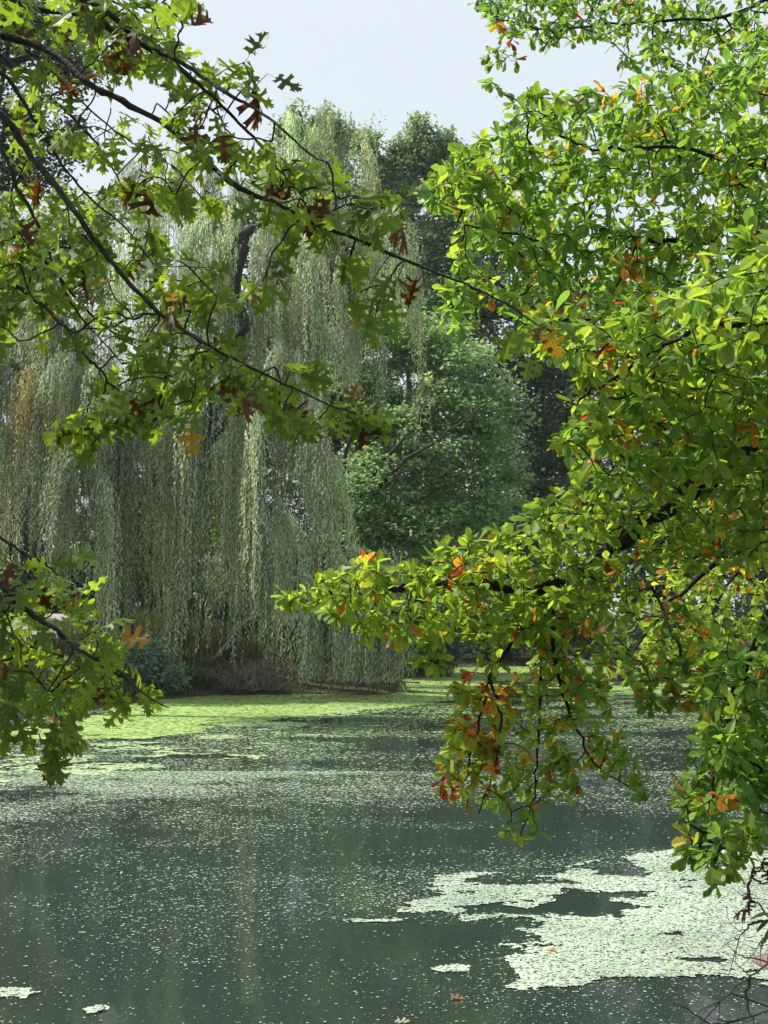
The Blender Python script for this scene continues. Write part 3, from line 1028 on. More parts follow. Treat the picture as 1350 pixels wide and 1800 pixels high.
# ------------------------------------------------------------------ background trees
FAR_T = (np.array([(0, 0, 0), (0.30, 0.42, 0.06), (0, 1, -0.05), (-0.30, 0.42, 0.06)]), np.array([(0, 1, 2), (0, 2, 3)]), np.zeros((4, 3)))


def far_tree(name, label, base, blobs, tint, leaf=0.13, dens=1.0, trunk=0.25, limbs=None, cat='tree', group=None, spray=0.5, per=26, tilt=0.6, tvar=0.3, flat=0.45):
    """blobs: (px, py, Y, rx_px, ry_px); base: (px, Y)"""
    bx = at(base[0], 1100, base[1])
    g = float(ground_z(bx[0], bx[1]))
    root = thing(name, label, cat, (bx[0], bx[1], g), group)
    b0 = np.array((bx[0], bx[1], g))
    wood, crown = Acc(), Acc()
    B = []
    for (px, py, Y, rx, ry) in blobs:
        k = Y / FPX
        B.append((at(px, py, Y), np.array((rx * k, 0.8 * (rx + ry) / 2 * k, ry * k))))
    top = max(c[2] for c, r in B)
    if trunk:
        cm = np.mean([c for c, r in B], 0)
        T = smooth_path([b0 - (0, 0, .3), b0 * 0.72 + np.array((cm[0], cm[1], top)) * 0.28, b0 * 0.4 + np.array((cm[0], cm[1], top)) * 0.6 + rng.normal(0, .15, 3) * (1, 1, 0), np.array((cm[0], cm[1], top))], 6)
        tw = Acc()
        tube(tw, T, trunk * (1 - 0.85 * np.linspace(0, 1, len(T))), 9)
        add('trunk', tw.mesh('trunk', True), MB_FAR, root)
        for c, r in B:
            j = int(np.argmin(np.linalg.norm(T - (c - np.array((0, 0, r[2] * 0.9))), axis=1)))
            m = T[j] * 0.5 + c * 0.5 + rng.normal(0, 0.15, 3) - np.array((0, 0, 0.2))
            P = smooth_path([T[j], m, c], 5)
            tube(wood, P, trunk * 0.35 * (1 - 0.75 * np.linspace(0, 1, len(P))), 6)
    if limbs:
        for r0, pts in limbs:
            P = limb_path(pts, 5)
            P[1:] += rng.standard_normal((len(P) - 1, 3)) * 0.04
            tube(wood, P, r0 * (1 - 0.85 * np.linspace(0, 1, len(P))), 6)
    for c, r in B:
        vol = r[0] * r[1] * r[2]
        area = (r[0] * r[2] + r[0] * r[1] + r[1] * r[2]) / 3
        n = max(40, int(dens * 17 * area / (spray * spray)))
        u = norm(rng.standard_normal((n * 2, 3)))
        rad = (0.30 + 0.75 * rng.random(n * 2) ** 0.5)
        # uneven outline: lobes by noise over direction
        lob = 0.55 + 0.88 * fbm(u[:, 0] * 2.2 + c[0] + 40, u[:, 2] * 2.2 + c[2] + u[:, 1] + 40, 5, 3)
        p = c + u * r * (rad * lob)[:, None]
        keep = fbm(p[:, 0] * 0.55 + 90, p[:, 2] * 0.75 + p[:, 1] * 0.4 + 90, 9, 3) > 0.40
        p = p[keep][:n] if keep.sum() > 5 else p[:n]
        for _ in range(max(3, n // 45)):
            q = p[int(rng.integers(len(p)))]
            P = smooth_path([c + rng.normal(0, .1, 3), (c + q) / 2 + rng.normal(0, .2, 3) - np.array((0, 0, .15)), q], 3)
            tube(wood, P, np.linspace(0.035, 0.008, len(P)) * (0.6 + trunk * 1.5), 4)
        m = len(p)
        q = np.repeat(p, per, 0) + rng.standard_normal((m * per, 3)) * spray * np.array((0.5, 0.5, 0.5 * flat))
        D = norm(rng.standard_normal((m * per, 3)) * (1, 1, 0.5) + np.repeat(norm(p - c), per, 0) * 0.5 + np.array((0, 0, -0.15)))
        U = norm(np.array((0, 0, 1.0)) + rng.standard_normal((m * per, 3)) * tilt)
        col = 1.6 * tint * np.repeat(1 + tvar * rng.normal(0, 0.5, (m, 1)), per, 0) * (0.8 + 0.4 * rng.random((m * per, 1)))
        col = np.clip(col * (1 + 0.08 * rng.standard_normal((m * per, 3))), 0.004, 1)
        s = 1.3 * leaf * (0.7 + 0.6 * rng.random(m * per))
        inst(crown, FAR_T, frames(D, U), q, s, col)
    if wood.n:
        add('branches', wood.mesh('branches', True), MB_FAR, root)
    add('crown' if cat == 'tree' else 'foliage', crown.mesh('crown'), M_FAR, root)
    print(name, sum(len(f) for f in crown.F))
    return root


G1 = np.array((0.07, 0.115, 0.045))
G2 = np.array((0.075, 0.125, 0.04))
GD = np.array((0.055, 0.085, 0.05))
GB = np.array((0.07, 0.105, 0.075))

PT = []
for (x, y, h) in [(640, 250, 40), (655, 240, 45), (668, 300, 50), (690, 262, 35), (705, 250, 40), (728, 232, 40), (742, 225, 45), (752, 260, 45), (775, 245, 35), (788, 250, 32), (800, 300, 45), (826, 275, 25), (715, 310, 55), (760, 320, 60)]:
    PT.append((x, y + h * .5, 60, 9 + 5 * rng.random(), h))
far_tree('poplar_tree', 'tall tree with upright feathery tips rising right of the willow top', (725, 60),
         PT + [(665, 335, 60, 42, 50), (735, 315, 60, 55, 55), (790, 330, 60, 40, 55), (655, 380, 60, 40, 70), (700, 380, 60, 45, 70), (760, 390, 60, 50, 70), (720, 450, 60, 90, 80), (810, 410, 60, 50, 80), (690, 530, 60, 90, 80), (790, 530, 60, 70, 70)],
         np.array((0.12, 0.17, 0.10)), .19, 0.62, .30, spray=.52, per=18, flat=1.0)
PT = []
for (x, y, h) in [(505, 215, 30), (521, 200, 38), (545, 230, 25), (560, 218, 28), (578, 215, 28), (600, 222, 26), (620, 225, 26), (480, 260, 40)]:
    PT.append((x, y + h * .5, 62, 9 + 4 * rng.random(), h))
far_tree('poplar_tree', 'tall pale-tipped tree peeking out behind the very top of the willow', (560, 62),
         PT + [(560, 320, 62, 80, 60), (490, 340, 62, 50, 60), (560, 440, 62, 90, 90)],
         np.array((0.12, 0.17, 0.10)), .19, 0.62, .30, spray=.52, per=18, flat=1.0)
far_tree('backing_tree', 'leafy green tree directly behind the willow crown', (420, 47),
         [(400, 420, 47, 60, 60), (470, 380, 47, 60, 60), (540, 420, 47, 70, 70), (430, 520, 47, 90, 70), (540, 540, 47, 90, 80), (610, 480, 47, 60, 80), (340, 500, 47, 50, 50), (450, 640, 47, 100, 80), (580, 640, 47, 90, 80), (350, 620, 47, 80, 70)],
         np.array((0.085, 0.12, 0.06)), .16, 0.9, .3, spray=.6)
far_tree('elm_tree', 'spreading elm with slanting bare-looking boughs between the willow and the dark trees', (590, 44.5),
         [(700, 590, 44, 70, 60), (790, 640, 43.5, 90, 70), (860, 730, 43, 70, 70), (650, 720, 44, 90, 90), (760, 760, 43, 110, 80), (850, 850, 42.5, 80, 70), (680, 860, 43, 110, 80), (780, 930, 42.5, 120, 60), (620, 950, 43, 70, 60), (630, 620, 44.5, 70, 80)],
         np.array((0.135, 0.20, 0.11)), .15, 1.0, 0, tvar=.5, spray=.6, per=34, limbs=[
             (.26, [(585, 1195, 44.5), (588, 1080, 44.5), (595, 980, 44.2)]),
             (.11, [(595, 990, 44.2), (640, 900, 43.2), (700, 820, 41.2), (790, 760, 40.6), (880, 690, 40.4)]),
             (.10, [(595, 980, 44.2), (640, 860, 43.2), (700, 780, 41.2), (760, 720, 42), (820, 650, 40.6)]),
             (.10, [(595, 980, 44.2), (630, 840, 43.4), (680, 740, 42.8), (730, 640, 42.6)]),
             (.10, [(595, 990, 44.2), (650, 940, 43), (720, 890, 42.2), (820, 840, 40.4)]),
             (.12, [(595, 980, 44.2), (605, 820, 43.6), (630, 700, 43.2), (640, 600, 43)])], flat=.35)
far_tree('dark_tree', 'dark tree filling the background straight behind the elm crown', (740, 66),
         [(700, 700, 66, 110, 90), (820, 700, 66, 110, 90), (640, 820, 66, 110, 90), (780, 850, 66, 130, 90), (880, 960, 66, 110, 80), (720, 980, 66, 120, 80), (800, 580, 66, 90, 80)],
         GD * 1.1, .21, 0.65, .3, spray=.65)
far_tree('dark_tree', 'dark leafy tree in the gap between the elm and the tupelo leaves', (965, 58),
         [(940, 640, 58, 80, 60), (1000, 720, 58, 80, 80), (930, 780, 58, 70, 80), (1010, 860, 58, 90, 80), (920, 930, 58, 80, 70), (860, 620, 58, 60, 70), (830, 520, 58, 80, 90), (960, 540, 58, 90, 80), (900, 430, 58, 80, 80)],
         GD * 1.1, .18, 1.2, .32, spray=.65)
far_tree('dark_tree', 'dark tree glimpsed through the tupelo leaves beyond the far shore', (1160, 61),
         [(1100, 700, 61, 90, 90), (1200, 760, 61, 100, 90), (1120, 880, 61, 100, 80), (1230, 930, 61, 110, 80), (1130, 1010, 61, 110, 60), (1100, 580, 61, 90, 90), (1240, 600, 61, 110, 100)],
         GD, .24, 0.5, .34, spray=.7)
far_tree('dark_tree', 'dark tree hidden behind the densest tupelo leaves at the right edge', (1370, 60),
         [(1330, 700, 60, 110, 110), (1400, 820, 60, 120, 100), (1320, 940, 60, 110, 80), (1430, 1000, 60, 110, 70)],
         GD, .24, 0.35, .34, spray=.7)
far_tree('tall_tree', 'tall small-leaved tree against the sky in the top left corner', (-190, 29),
         [(-20, 40, 29, 110, 80), (90, 70, 29, 70, 60), (120, 130, 29, 50, 35), (10, 200, 29, 60, 40), (95, 240, 29, 70, 45), (-40, 290, 29, 90, 50), (60, 300, 29, 60, 35), (-170, 150, 29, 120, 160)],
         np.array((0.045, 0.07, 0.045)), .095, 1.3, .3, limbs=[(.10, [(-150, 420, 29), (-60, 300, 29), (60, 200, 29), (140, 130, 29)]), (.08, [(-150, 420, 29), (-20, 330, 29), (110, 250, 29)]), (.08, [(-150, 300, 29), (-40, 120, 29), (60, 60, 29)])], spray=.42, flat=.8)
far_tree('bright_tree', 'sunlit yellow-green tree behind the oak leaves at the left edge', (60, 47),
         [(40, 430, 47, 90, 60), (140, 400, 47, 70, 60), (220, 380, 47, 60, 50), (60, 520, 47, 100, 60), (-60, 470, 47, 90, 80), (200, 480, 47, 90, 60)],
         np.array((0.13, 0.17, 0.06)), .15, 0.8, .28, spray=.55)
far_tree('understory_tree', 'dark bushy tree under the willow curtains at the left edge', (20, 38.5),
         [(10, 900, 38.5, 60, 60), (50, 980, 38.5, 60, 50), (-50, 940, 38.5, 80, 80), (100, 1010, 39, 50, 40), (-20, 830, 39, 60, 50)],
         GD * 1.2, .12, 0.9, .12, spray=.45)
far_tree('understory_tree', 'yellow-green small tree glowing behind the willow strands near its middle', (410, 42),
         [(390, 880, 42, 50, 60), (420, 960, 42, 45, 60), (370, 800, 42, 50, 60), (450, 1020, 42, 60, 40)],
         np.array((0.11, 0.15, 0.045)), .12, 0.8, .10, spray=.45)
far_tree('understory_tree', 'dark thicket tree deep behind the willow curtains', (460, 46),
         [(300, 900, 46, 110, 90), (480, 900, 46, 110, 90), (200, 1000, 46, 110, 70), (400, 1050, 45, 120, 70), (560, 1060, 45, 90, 80), (150, 850, 46, 90, 90), (540, 760, 46, 90, 90), (390, 920, 47, 90, 80), (330, 1060, 46, 110, 60), (230, 1080, 45, 90, 50), (120, 1040, 46, 100, 60), (20, 880, 46, 100, 80), (40, 1010, 46, 90, 70), (330, 740, 46, 110, 90), (120, 700, 46, 100, 90)],
         GD, .21, 0.75, .2, spray=.65)
SH = [('dark rounded shrub on the shore just right of the willow', (740, 43.8), [(720, 1110, 43.8, 50, 50), (770, 1130, 43.8, 60, 45), (740, 1050, 44.5, 60, 50), (800, 1150, 43.6, 30, 22)], GB * 0.9),
      ('shadowy shrub at the end of the far inlet', (860, 52.5), [(830, 1100, 52.5, 60, 50), (890, 1110, 52.8, 60, 45), (860, 1040, 53, 80, 50), (930, 1060, 53, 60, 50)], GB),
      ('low dark shrub mass on the far shore behind orange leaves', (1010, 53.6), [(980, 1120, 53.6, 60, 34), (1050, 1115, 53.6, 70, 38), (1010, 1060, 54.5, 90, 45)], GD),
      ('pale dusty shrub on the far shore near the boulders', (1180, 55), [(1130, 1100, 55, 60, 34), (1200, 1095, 55, 60, 34), (1280, 1090, 55, 80, 45)], np.array((0.08, 0.11, 0.06)))]
for lb, b, bl, t in SH:
    far_tree('shore_shrub', lb, b, bl, t, .13, 1.0, 0, cat='shrub', group='shrubs along the far shore', spray=.45)
far_tree('bank_shrub', 'silvery blue-green feathery shrub on the left bank beside the willow', (262, 33.2),
         [(250, 1160, 33.2, 32, 36), (280, 1180, 33, 28, 36), (235, 1195, 33, 26, 26), (300, 1195, 33, 22, 24)],
         np.array((0.13, 0.19, 0.15)), .10, 1.2, 0, cat='shrub', spray=.28, flat=1.0)
far_tree('bank_shrub', 'low dark green shrub at the waterline left of the brushwood', (325, 34.2),
         [(318, 1196, 34.2, 24, 22), (345, 1202, 34.2, 22, 18), (300, 1205, 34, 20, 16)],
         np.array((0.05, 0.085, 0.03)), .08, 1.2, 0, cat='shrub', spray=.25, flat=1.0)
far_tree('distant_woodland', 'distant woodland closing the view behind the pond trees', (600, 95),
         [(x, 980 + 40 * math.sin(x), 95, 120, 110) for x in range(-350, 1800, 130)] + [(x, 780, 100, 130, 110) for x in range(-350, 500, 150)] + [(x, 800, 100, 130, 120) for x in range(850, 1800, 150)],
         GD * 1.2, .6, 0.34, 0, spray=1.3, per=16)['kind'] = 'stuff'

# ------------------------------------------------------------------ brushwood, grass, stones
bw = on_water(530, 1216)
brush = thing('brushwood_pile', 'tangle of dry grey twigs at the waterline under the willow', 'brushwood', (bw[0], 34.3, 0.05))
acc = Acc()
clx = rng.uniform(390, 680, 11)
for i in range(240):
    px = clx[i % 11] + rng.normal(0, 14)
    top = 1150 + 40 * rng.random()
    a = at(px, 1214 - 6 * rng.random(), 34.0 + rng.normal(0, .25))
    b = at(px + rng.normal(0, 38), top, 34.0 + rng.normal(0, .4))
    m = (a + b) / 2 + rng.normal(0, .18, 3)
    b[2] -= 0.25 * rng.random()
    P = smooth_path([a, m, b], 4)
    P[:, 2] = np.maximum(P[:, 2], 0.02)
    tube(acc, P, np.linspace(0.010, 0.004, len(P)) * (0.6 + rng.random()), 3)
add('twigs', acc.mesh('twigs'), MB_DRY, brush, kind='stuff')


def blades(name, label, pts, h, col, w=0.018, lean=0.35):
    P = np.array(pts)
    n = len(P)
    hh = h * (0.5 + 0.8 * rng.random(n))
    an = rng.random(n) * 6.28
    ln = np.stack([np.cos(an), np.sin(an), 0 * an], -1) * (lean * hh * (0.3 + rng.random(n)))[:, None]
    sd = np.stack([-np.sin(an), np.cos(an), 0 * an], -1) * w
    up = np.array((0, 0, 1.0))
    V = np.stack([P - sd, P + sd, P + ln * 0.35 + up * (hh * 0.6)[:, None] + sd * 0.7, P + ln * 0.35 + up * (hh * 0.6)[:, None] - sd * 0.7, P + ln + up * hh[:, None]], 1)
    F = np.array([(0, 1, 2), (0, 2, 3), (3, 2, 4)])
    FF = (F[None] + (np.arange(n) * 5)[:, None, None]).reshape(-1, 3)
    c = np.array(col) * (0.7 + 0.6 * rng.random((n, 1))) * (1 + 0.1 * rng.standard_normal((n, 3)))
    return add(name, raw_mesh(name, V.reshape(-1, 3), FF, np.repeat(c, 5, 0)), M_GRASS, kind='stuff', label=label, cat='grass')


q = rng.uniform((-16, 24), (-4, 46), (26000, 2))
gz = ground_z(q[:, 0], q[:, 1])
d = poly_dist(q[:, 0], q[:, 1], POND)
pathd = poly_dist(q[:, 0], q[:, 1], [(-26, 22), (-16, 27), (-11.6, 33), (-11.0, 40), (-14, 50), (-22, 60), (-14, 50), (-11.0, 40), (-11.6, 33), (-16, 27)])
ok = (gz > 0.05) & (pathd > 1.35)
blades('grass', 'olive and straw bank grass below the willows on the left shore', np.column_stack([q, gz - 0.02])[ok], 0.42, (0.05, 0.062, 0.026))
q = rng.uniform((-6, 33.3), (22, 56), (16000, 2))
gz = ground_z(q[:, 0], q[:, 1])
ok = (gz > 0.0)
blades('grass', 'dark shaded grass along the far shore', np.column_stack([q, gz - 0.02])[ok], 0.26, (0.055, 0.07, 0.03), 0.022)
q = rng.uniform((-8, -3), (8, 10), (7000, 2))
gz = ground_z(q[:, 0], q[:, 1])
ok = (gz > 0.03)
blades('grass', 'bank grass at the near shore', np.column_stack([q, gz - 0.02])[ok], 0.16, (0.07, 0.11, 0.035), 0.006)


def rock(name, label, loc, size, mat, seed, group=None, sink=0.3):
    bm = bmesh.new()
    bmesh.ops.create_icosphere(bm, subdivisions=3, radius=1)
    r = np.random.default_rng(seed)
    pl = [(norm(r.standard_normal(3)), 0.55 + 0.35 * r.random()) for _ in range(11)]
    for v in bm.verts:
        p = np.array(v.co)
        for n_, d_ in pl:
            e = p @ n_ - d_
            if e > 0:
                p = p - n_ * e * 0.92
        p += 0.025 * (np.array([vnoise(np.array(p[0] * 4 + 9), np.array(p[1] * 4 + p[2] * 3 + 9), seed)]) - 0.5)
        v.co = Vector(p * np.array(size))
    me = bpy.data.meshes.new(name)
    bm.to_mesh(me)
    bm.free()
    o = bpy.data.objects.new(name, me)
    COL.objects.link(o)
    me.materials.append(mat)
    o.location = (loc[0], loc[1], loc[2] + size[2] * (1 - 2 * sink) * 0.5)
    o.rotation_euler = (0, 0, seed * 1.3)
    o['label'] = label
    o['category'] = 'rock'
    if group:
        o['group'] = group


def wrock(px, py, Y=None):
    p = on_water(px, py)
    return (p[0], p[1], 0.0)


rock('shore_rock', 'pale grey rock at the waterline on the left picture edge', wrock(-6, 1280), (0.5, 0.4, 0.32), M_STONE, 3)
rock('shore_rock', 'smaller grey rock beside the pale one on the left shore', wrock(-45, 1290), (0.35, 0.3, 0.22), M_STONE, 4)
rock('boulder', 'pale boulder on the far shore, larger of the pair', (11.9, 52.3, 0.1), (0.75, 0.6, 0.5), M_STONE, 5)
rock('boulder', 'pale boulder on the far shore, smaller of the pair', (13.2, 52.6, 0.1), (0.6, 0.5, 0.4), M_STONE, 6)
rock('boulder', 'low lilac-grey slab on the far shore behind yellow leaves', (8.6, 52.1, 0.05), (1.3, 0.5, 0.35), M_STONE, 7)
rock('shore_rock', 'flat pinkish rock breaking the duckweed at the right edge', wrock(1378, 1697), (0.20, 0.22, 0.05), M_PINK, 8)

# ------------------------------------------------------------------ bare shrub in the bottom right corner
bs = np.array((2.35, 5.3, float(ground_z(2.35, 5.3))))
shrub = thing('bare_shrub', 'bare dark twiggy shrub with a few hanging dead leaves at the bottom right', 'shrub', bs)
STEMS = [
    [(1420, 1680, 4.9), (1370, 1640, 4.9), (1335, 1590, 4.9), (1315, 1578, 4.9), (1295, 1568, 4.9)],
    [(1420, 1650, 4.9), (1375, 1560, 4.9), (1345, 1530, 4.9), (1325, 1500, 4.9)],
    [(1430, 1660, 4.8), (1360, 1690, 4.8), (1320, 1715, 4.8), (1275, 1750, 4.8), (1240, 1775, 4.8)],
    [(1320, 1715, 4.8), (1312, 1760, 4.8), (1330, 1810, 4.8)],
    [(1420, 1700, 5.0), (1350, 1690, 5.0), (1310, 1683, 5.0), (1290, 1676, 5.0)],
    [(1420, 1620, 5.0), (1350, 1645, 5.0), (1335, 1665, 5.0)],
    [(1315, 1578, 4.9), (1322, 1545, 4.9), (1348, 1550, 4.9), (1400, 1520, 4.9)],
    [(1400, 1760, 4.9), (1310, 1790, 4.9), (1250, 1800, 4.9), (1200, 1770, 4.9), (1185, 1765, 4.9)],
    [(1400, 1790, 5.0), (1290, 1750, 5.0), (1240, 1790, 5.0), (1225, 1810, 5.0)],
    [(1345, 1620, 4.9), (1318, 1628, 4.9), (1300, 1650, 4.9)],
]
for pts in STEMS:
    P = limb_path(pts, 5)
    if pts[0][0] >= 1400:
        P = np.concatenate([smooth_path([bs + rng.normal(0, .04, 3) * (1, 1, 0), (bs + P[0]) / 2 + np.array((0.05, 0, 0.1)), P[0]], 4)[:-1], P])
    P = P + rng.standard_normal(P.shape) * 0.004
    acc = Acc()
    tube(acc, P, np.linspace(0.0075, 0.0016, len(P)), 5)
    for _ in range(4):
        j = int(rng.integers(len(P) // 2, len(P)))
        e = P[j] + rng.normal(0, 0.07, 3) + np.array((-.03, 0, -.02))
        tube(acc, smooth_path([P[j], (P[j] + e) / 2 + rng.normal(0, .01, 3), e], 3), np.linspace(0.0022, 0.001, 7), 4)
    add('stem', acc.mesh('stem', True), MB_DARKTWIG, shrub)


def single_leaf(parent, p, D, U, size, col, tpl):
    V, F, L = tpl
    me = raw_mesh('leaf', V, F, None, L)
    me.materials.append(M_LEAFO)
    o = bpy.data.objects.new('leaf', me)
    COL.objects.link(o)
    R = frames(np.array([D], float), np.array([U], float))[0]
    M = np.eye(4)
    M[:3, :3] = R * size
    M[:3, 3] = np.array(p) - (np.array(parent.location) if parent else 0)
    if parent:
        o.parent = parent
    o.matrix_local = Matrix(M.tolist())
    o.color = (*col, 1)
    return o


for (px, py) in [(1322, 1515), (1316, 1560), (1314, 1575), (1340, 1500), (1348, 1520)]:
    single_leaf(shrub, at(px, py, 4.9), (0.1, 0, -1), (rng.normal(), -1, .3), 0.06, (0.035, 0.024, 0.018), OAK_DEAD[0])
single_leaf(shrub, at(1330, 1597, 4.9), (-1, 0.1, 0.05), (0, -.4, 1), 0.075, (0.16, 0.05, 0.02), OAK_DEAD[2])
STRAP = make_leaf([(0.03, 0.1), (0.10, 0.35), (0.12, 0.6), (0.07, 0.85)], [0.3, 0.6], 400, 0.3, 0.2, 0.02, 0.05)
for (px, py, D) in [(1358, 1605, (-1, 0, -.12)), (1358, 1612, (-.9, -.1, -.6)), (1362, 1625, (-.7, 0, -.9)), (1366, 1655, (-.6, 0, -1))]:
    single_leaf(shrub, at(px, py, 4.85), D, (0.1, -.5, 1), 0.09, (0.05, 0.085, 0.035), STRAP)

# ------------------------------------------------------------------ duckweed
def wpoly(pts):
    return np.array([on_water(x, y) for x, y in pts])


FAR_POLY = wpoly([(-160, 1320), (-100, 1285), (100, 1268), (200, 1240), (300, 1216), (400, 1212), (690, 1212), (706, 1185), (830, 1168), (1260, 1160), (1500, 1160), (1500, 1180), (1240, 1184), (1000, 1190), (900, 1200), (800, 1230), (690, 1250), (560, 1256), (400, 1274), (250, 1304), (100, 1338), (-160, 1400)])
RIGHT_STRIP = wpoly([(860, 1200), (1010, 1198), (1250, 1200), (1500, 1205), (1500, 1232), (1240, 1236), (1000, 1238), (880, 1225)])
NEAR_POLY = wpoly([(585, 1612), (640, 1600), (690, 1580), (745, 1545), (830, 1530), (890, 1534), (960, 1541), (1000, 1524), (1060, 1506), (1180, 1494), (1350, 1492), (1500, 1496), (1500, 1740), (1350, 1725), (1240, 1722), (1180, 1738), (1060, 1732), (960, 1742), (900, 1762), (850, 1758), (895, 1732), (905, 1695), (850, 1660), (905, 1628), (862, 1612), (800, 1620), (740, 1598), (690, 1610)])
HOLES = [wpoly([(780, 1590), (860, 1586), (925, 1598), (985, 1585), (1010, 1564), (1070, 1570), (1100, 1588), (1062, 1606), (985, 1604), (940, 1615), (870, 1606), (820, 1602)]),
         wpoly([(850, 1540), (905, 1538), (905, 1546), (860, 1547)]), wpoly([(1000, 1528), (1095, 1513), (1100, 1521), (1150, 1535), (1110, 1540), (1040, 1531)])]
SMALL = [wpoly([(762, 1700), (800, 1692), (838, 1694), (825, 1704), (780, 1706)]), wpoly([(-60, 1745), (10, 1738), (38, 1752), (20, 1766), (-60, 1764)]), wpoly([(118, 1786), (160, 1780), (170, 1786), (130, 1792)])]


def fine_noise(X, Y, dx):
    return vnoise(X / (dx * 2.2) + 70, Y / (dx * 1.6) + 70, 77)


def mat_sheet(name, label, polys, holes, x0, x1, y0, y1, dx, dy, ns, namp, zz, col, colvar, tiltz, gap):
    xs, ys = np.arange(x0, x1, dx), np.arange(y0, y1, dy)
    X, Y = np.meshgrid(xs, ys)
    wx = X + namp * 3.0 * (fbm(X / ns, Y / ns * 2.5, 21, 6) - 0.5)
    wy = Y + namp * 3.2 * (fbm(X / ns + 31, Y / ns * 2.5 + 7, 22, 6) - 0.5)
    inside = np.zeros(X.shape, bool)
    dist = np.full(X.shape, 1e9)
    for p in polys:
        inside |= in_poly(wx, wy, p)
        dist = np.minimum(dist, poly_dist(wx, wy, p))
    for h in holes:
        inside &= ~in_poly(wx, wy, h)
        dist = np.minimum(dist, poly_dist(wx, wy, h))
    th = gap + 0.30 * np.exp(-dist / (namp * 1.6))
    hole = 0.85 * fbm(X / (ns * 0.35), Y / (ns * 0.15), 33, 5) + 0.15 * fine_noise(X, Y, dx)
    fine = rng.random(X.shape)
    m = inside & (hole > th) & (fine > gap * 0.12)
    jj, ii = np.nonzero(m)
    n = len(ii)
    cx, cy = xs[ii], ys[jj]
    h = np.array([(-.5, -.5), (.5, -.5), (.5, .5), (-.5, .5)])
    V = np.zeros((n, 4, 3))
    V[:, :, 0] = cx[:, None] + h[None, :, 0] * dx * 1.12 + rng.normal(0, dx * 0.16, (n, 4))
    V[:, :, 1] = cy[:, None] + h[None, :, 1] * dy * 1.12 + rng.normal(0, dy * 0.16, (n, 4))
    V[:, :, 2] = zz + 0.003 * rng.random((n, 1)) + tiltz * rng.random((n, 4))
    F = np.arange(n * 4).reshape(n, 4)
    k = fbm(cx / (ns * 0.5) + 3, cy / (ns * 0.5) + 3, 44, 4)[:, None]
    c = np.array(col) * (1 + colvar * (2 * k - 1)) * (0.85 + 0.3 * rng.random((n, 1)))
    c = np.where(rng.random((n, 1)) < 0.015, np.array((0.16, 0.11, 0.05)), c)
    print(name, n)
    return add(name, raw_mesh(name, V.reshape(-1, 3), F, np.repeat(c, 4, 0)), M_WEED, kind='stuff', label=label, cat='duckweed')


WEED = (0.27, 0.40, 0.11)
WEED_GLARE = np.array((0.36, 0.44, 0.335))  # duckweed green whitened so the colour itself carries the sun glare
mat_sheet('duckweed_mat', 'bright green carpet of duckweed lining the far shore below the willow', [FAR_POLY], [], -12, 19, 22.5, 52.5, 0.10, 0.11, 5.5, 0.8, 0.004, WEED, 0.25, 0.012, 0.17)
MID_POLY = wpoly([(-160, 1340), (100, 1305), (300, 1275), (560, 1248), (760, 1238), (700, 1262), (640, 1285), (560, 1310), (420, 1345), (250, 1372), (60, 1395), (-160, 1420)])
mat_sheet('duckweed_mat', 'broken streaky duckweed fringe fading from the green carpet into open water', [MID_POLY], [], -11, 3, 14.5, 31, 0.065, 0.08, 3.2, 0.9, 0.004, (WEED_GLARE + np.array(WEED)) / 2, 0.2, 0.011, 0.46)
mat_sheet('duckweed_mat', 'thin duckweed strip crossing the inlet behind the hanging red leaves', [RIGHT_STRIP], [], 3, 18, 29, 44, 0.09, 0.10, 4.0, 1.0, 0.004, WEED, 0.2, 0.012, 0.40)
mat_sheet('duckweed_mat', 'raft of duckweed with pale sun glare put into its colour, on the near water at the lower right', [NEAR_POLY] + SMALL, HOLES, -3.4, 5.4, 6.8, 13, 0.020, 0.020, 1.6, 0.17, 0.004, WEED_GLARE, 0.30, 0.0075, 0.28)


def fleck_density(x, y):
    px = CX + FPX * x / y
    py = HZ + FPX * EYE / y
    left = np.clip((850 - px) / 700, 0, 1)
    band = np.exp(-((py - (1265 + 70 * left)) / (38 + 40 * left)) ** 2) * (0.3 + 1.9 * left)
    fade = np.clip((1500 - py) / 250, 0, 1) * 0.5 * (0.4 + 0.6 * left)
    base = 0.19 + 0.0 * np.clip((py - 1500) / 300, 0, 1)
    near = np.exp(-(np.minimum(poly_dist(x, y, NEAR_POLY), 3) / 0.35) ** 1.0) * 0.2
    return band + fade + base + near


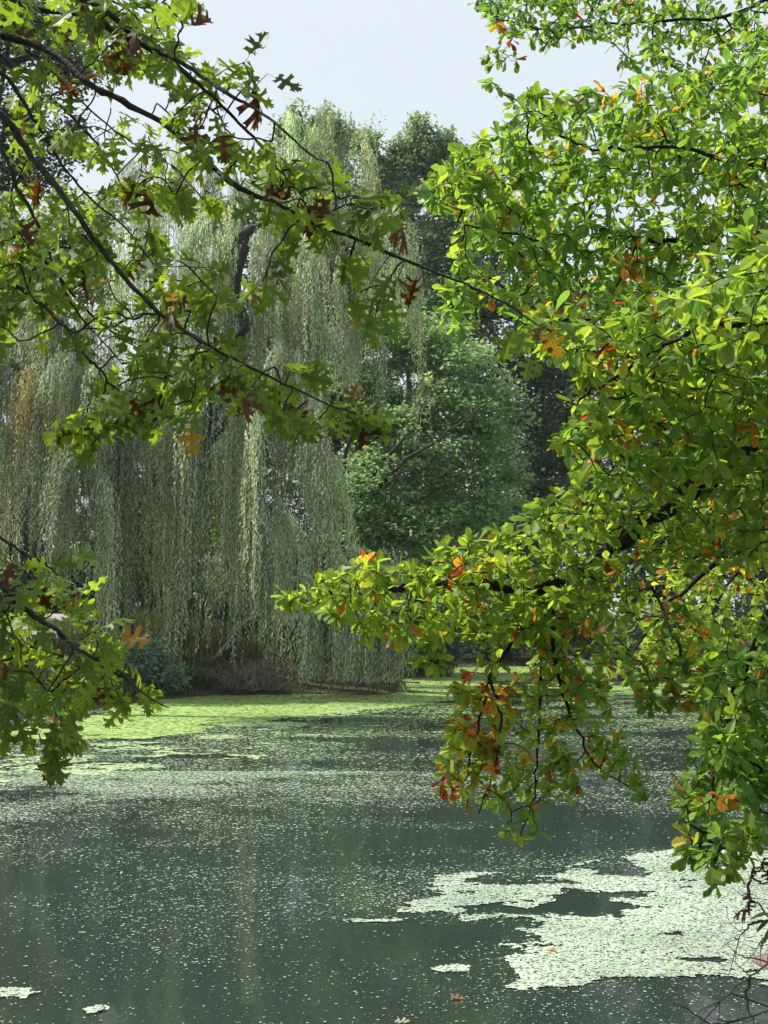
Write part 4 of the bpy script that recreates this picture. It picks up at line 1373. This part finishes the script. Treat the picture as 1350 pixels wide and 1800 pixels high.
def flecks(name, label, n, y0, y1, smin, smax, seed, asp):
    r = np.random.default_rng(seed)
    y = y0 + (y1 - y0) * r.random(n) ** 1.0
    half = (675 + 90) / FPX
    x = (2 * r.random(n) - 1) * half * y1
    ok = np.abs(x) < half * y
    x, y = x[ok], y[ok]
    streak = fbm(x / 1.6 + 20, y / 0.9 + 20, 51, 4)
    dn = fleck_density(x, y) * np.clip((streak - 0.30) * 3.2, 0.05, 2.0)
    ok = (r.random(len(x)) < dn) & in_poly(x, y, POND)
    x, y = x[ok], y[ok]
    n = len(x)
    s = (smin + (smax - smin) * r.random(n) ** 5) * np.clip(y / 12, 0.6, 2.4)
    a = np.linspace(0, 2 * math.pi, 5, endpoint=False)
    rad = 0.65 + 0.5 * r.random((n, 5))
    V = np.zeros((n, 5, 3))
    V[:, :, 0] = x[:, None] + np.cos(a) * rad * s[:, None] * asp
    V[:, :, 1] = y[:, None] + np.sin(a) * rad * s[:, None]
    tl = r.normal(0, 0.16, (n, 2))
    V[:, :, 2] = 0.007 + 0.25 * (tl[:, :1] * np.cos(a) + tl[:, 1:] * np.sin(a)) * s[:, None]
    g = np.clip((y[:, None] - 14) / 14, 0, 1) * 0.75  # painted glare on the near flecks gives way to plain green with distance
    c = (WEED_GLARE * (1 - g) + np.array(WEED) * 1.1 * g) * (0.75 + 0.5 * r.random((n, 1)))
    print(name, n)
    return add(name, raw_mesh(name, V.reshape(-1, 3), np.arange(n * 5).reshape(n, 5), np.repeat(c, 5, 0)), M_WEED, kind='stuff', label=label, cat='duckweed')


flecks('duckweed_flecks', 'loose duckweed flecks drifting on the open dark water nearby', 620000, 6.6, 18, 0.0026, 0.0125, 61, 1.5)
flecks('duckweed_flecks', 'streaky duckweed flecks on the middle of the pond before the far carpet', 330000, 16, 36, 0.0040, 0.0150, 62, 1.5)

for i, (px, py, lb, c) in enumerate([(958, 1676, 'peach coloured fallen leaf lying on the near duckweed raft', (0.45, 0.22, 0.10)),
                                     (1166, 1692, 'pale orange fallen leaf on the duckweed raft nearer the right edge', (0.42, 0.24, 0.09)),
                                     (784, 1757, 'small tan fallen leaf floating on open water left of the raft', (0.40, 0.22, 0.13)),
                                     (688, 1797, 'whitish fallen leaf at the bottom edge of the water', (0.55, 0.5, 0.4))]):
    p = on_water(px, py)
    o = single_leaf(None, (p[0], p[1], 0.016), (0.8, 0.5 - .3 * i, 0), (0, -.1, 1), 0.10, c, OAK_T[i])
    o.name = 'fallen_leaf'
    o['label'] = lb
    o['category'] = 'leaf'
    o['group'] = 'fallen leaves floating on the pond'

# ------------------------------------------------------------------ thin haze over the pond
bm = bmesh.new()
bmesh.ops.create_cube(bm, size=1)
for v in bm.verts:
    v.co = Vector((v.co.x * 1300, v.co.y * 1300, 15.5 + v.co.z * 37))
me = bpy.data.meshes.new('haze')
bm.to_mesh(me)
bm.free()
m, N, L, out = new_mat('haze')
pv = N.new('ShaderNodeVolumePrincipled')
pv.inputs['Color'].default_value = (0.86, 0.93, 0.97, 1)
pv.inputs['Density'].default_value = 0.0003
pv.inputs['Anisotropy'].default_value = 0.2
L.new(pv.outputs[0], out.inputs['Volume'])
add('haze', me, m, kind='stuff', label='thin pale daylight haze over the pond and trees', cat='haze')
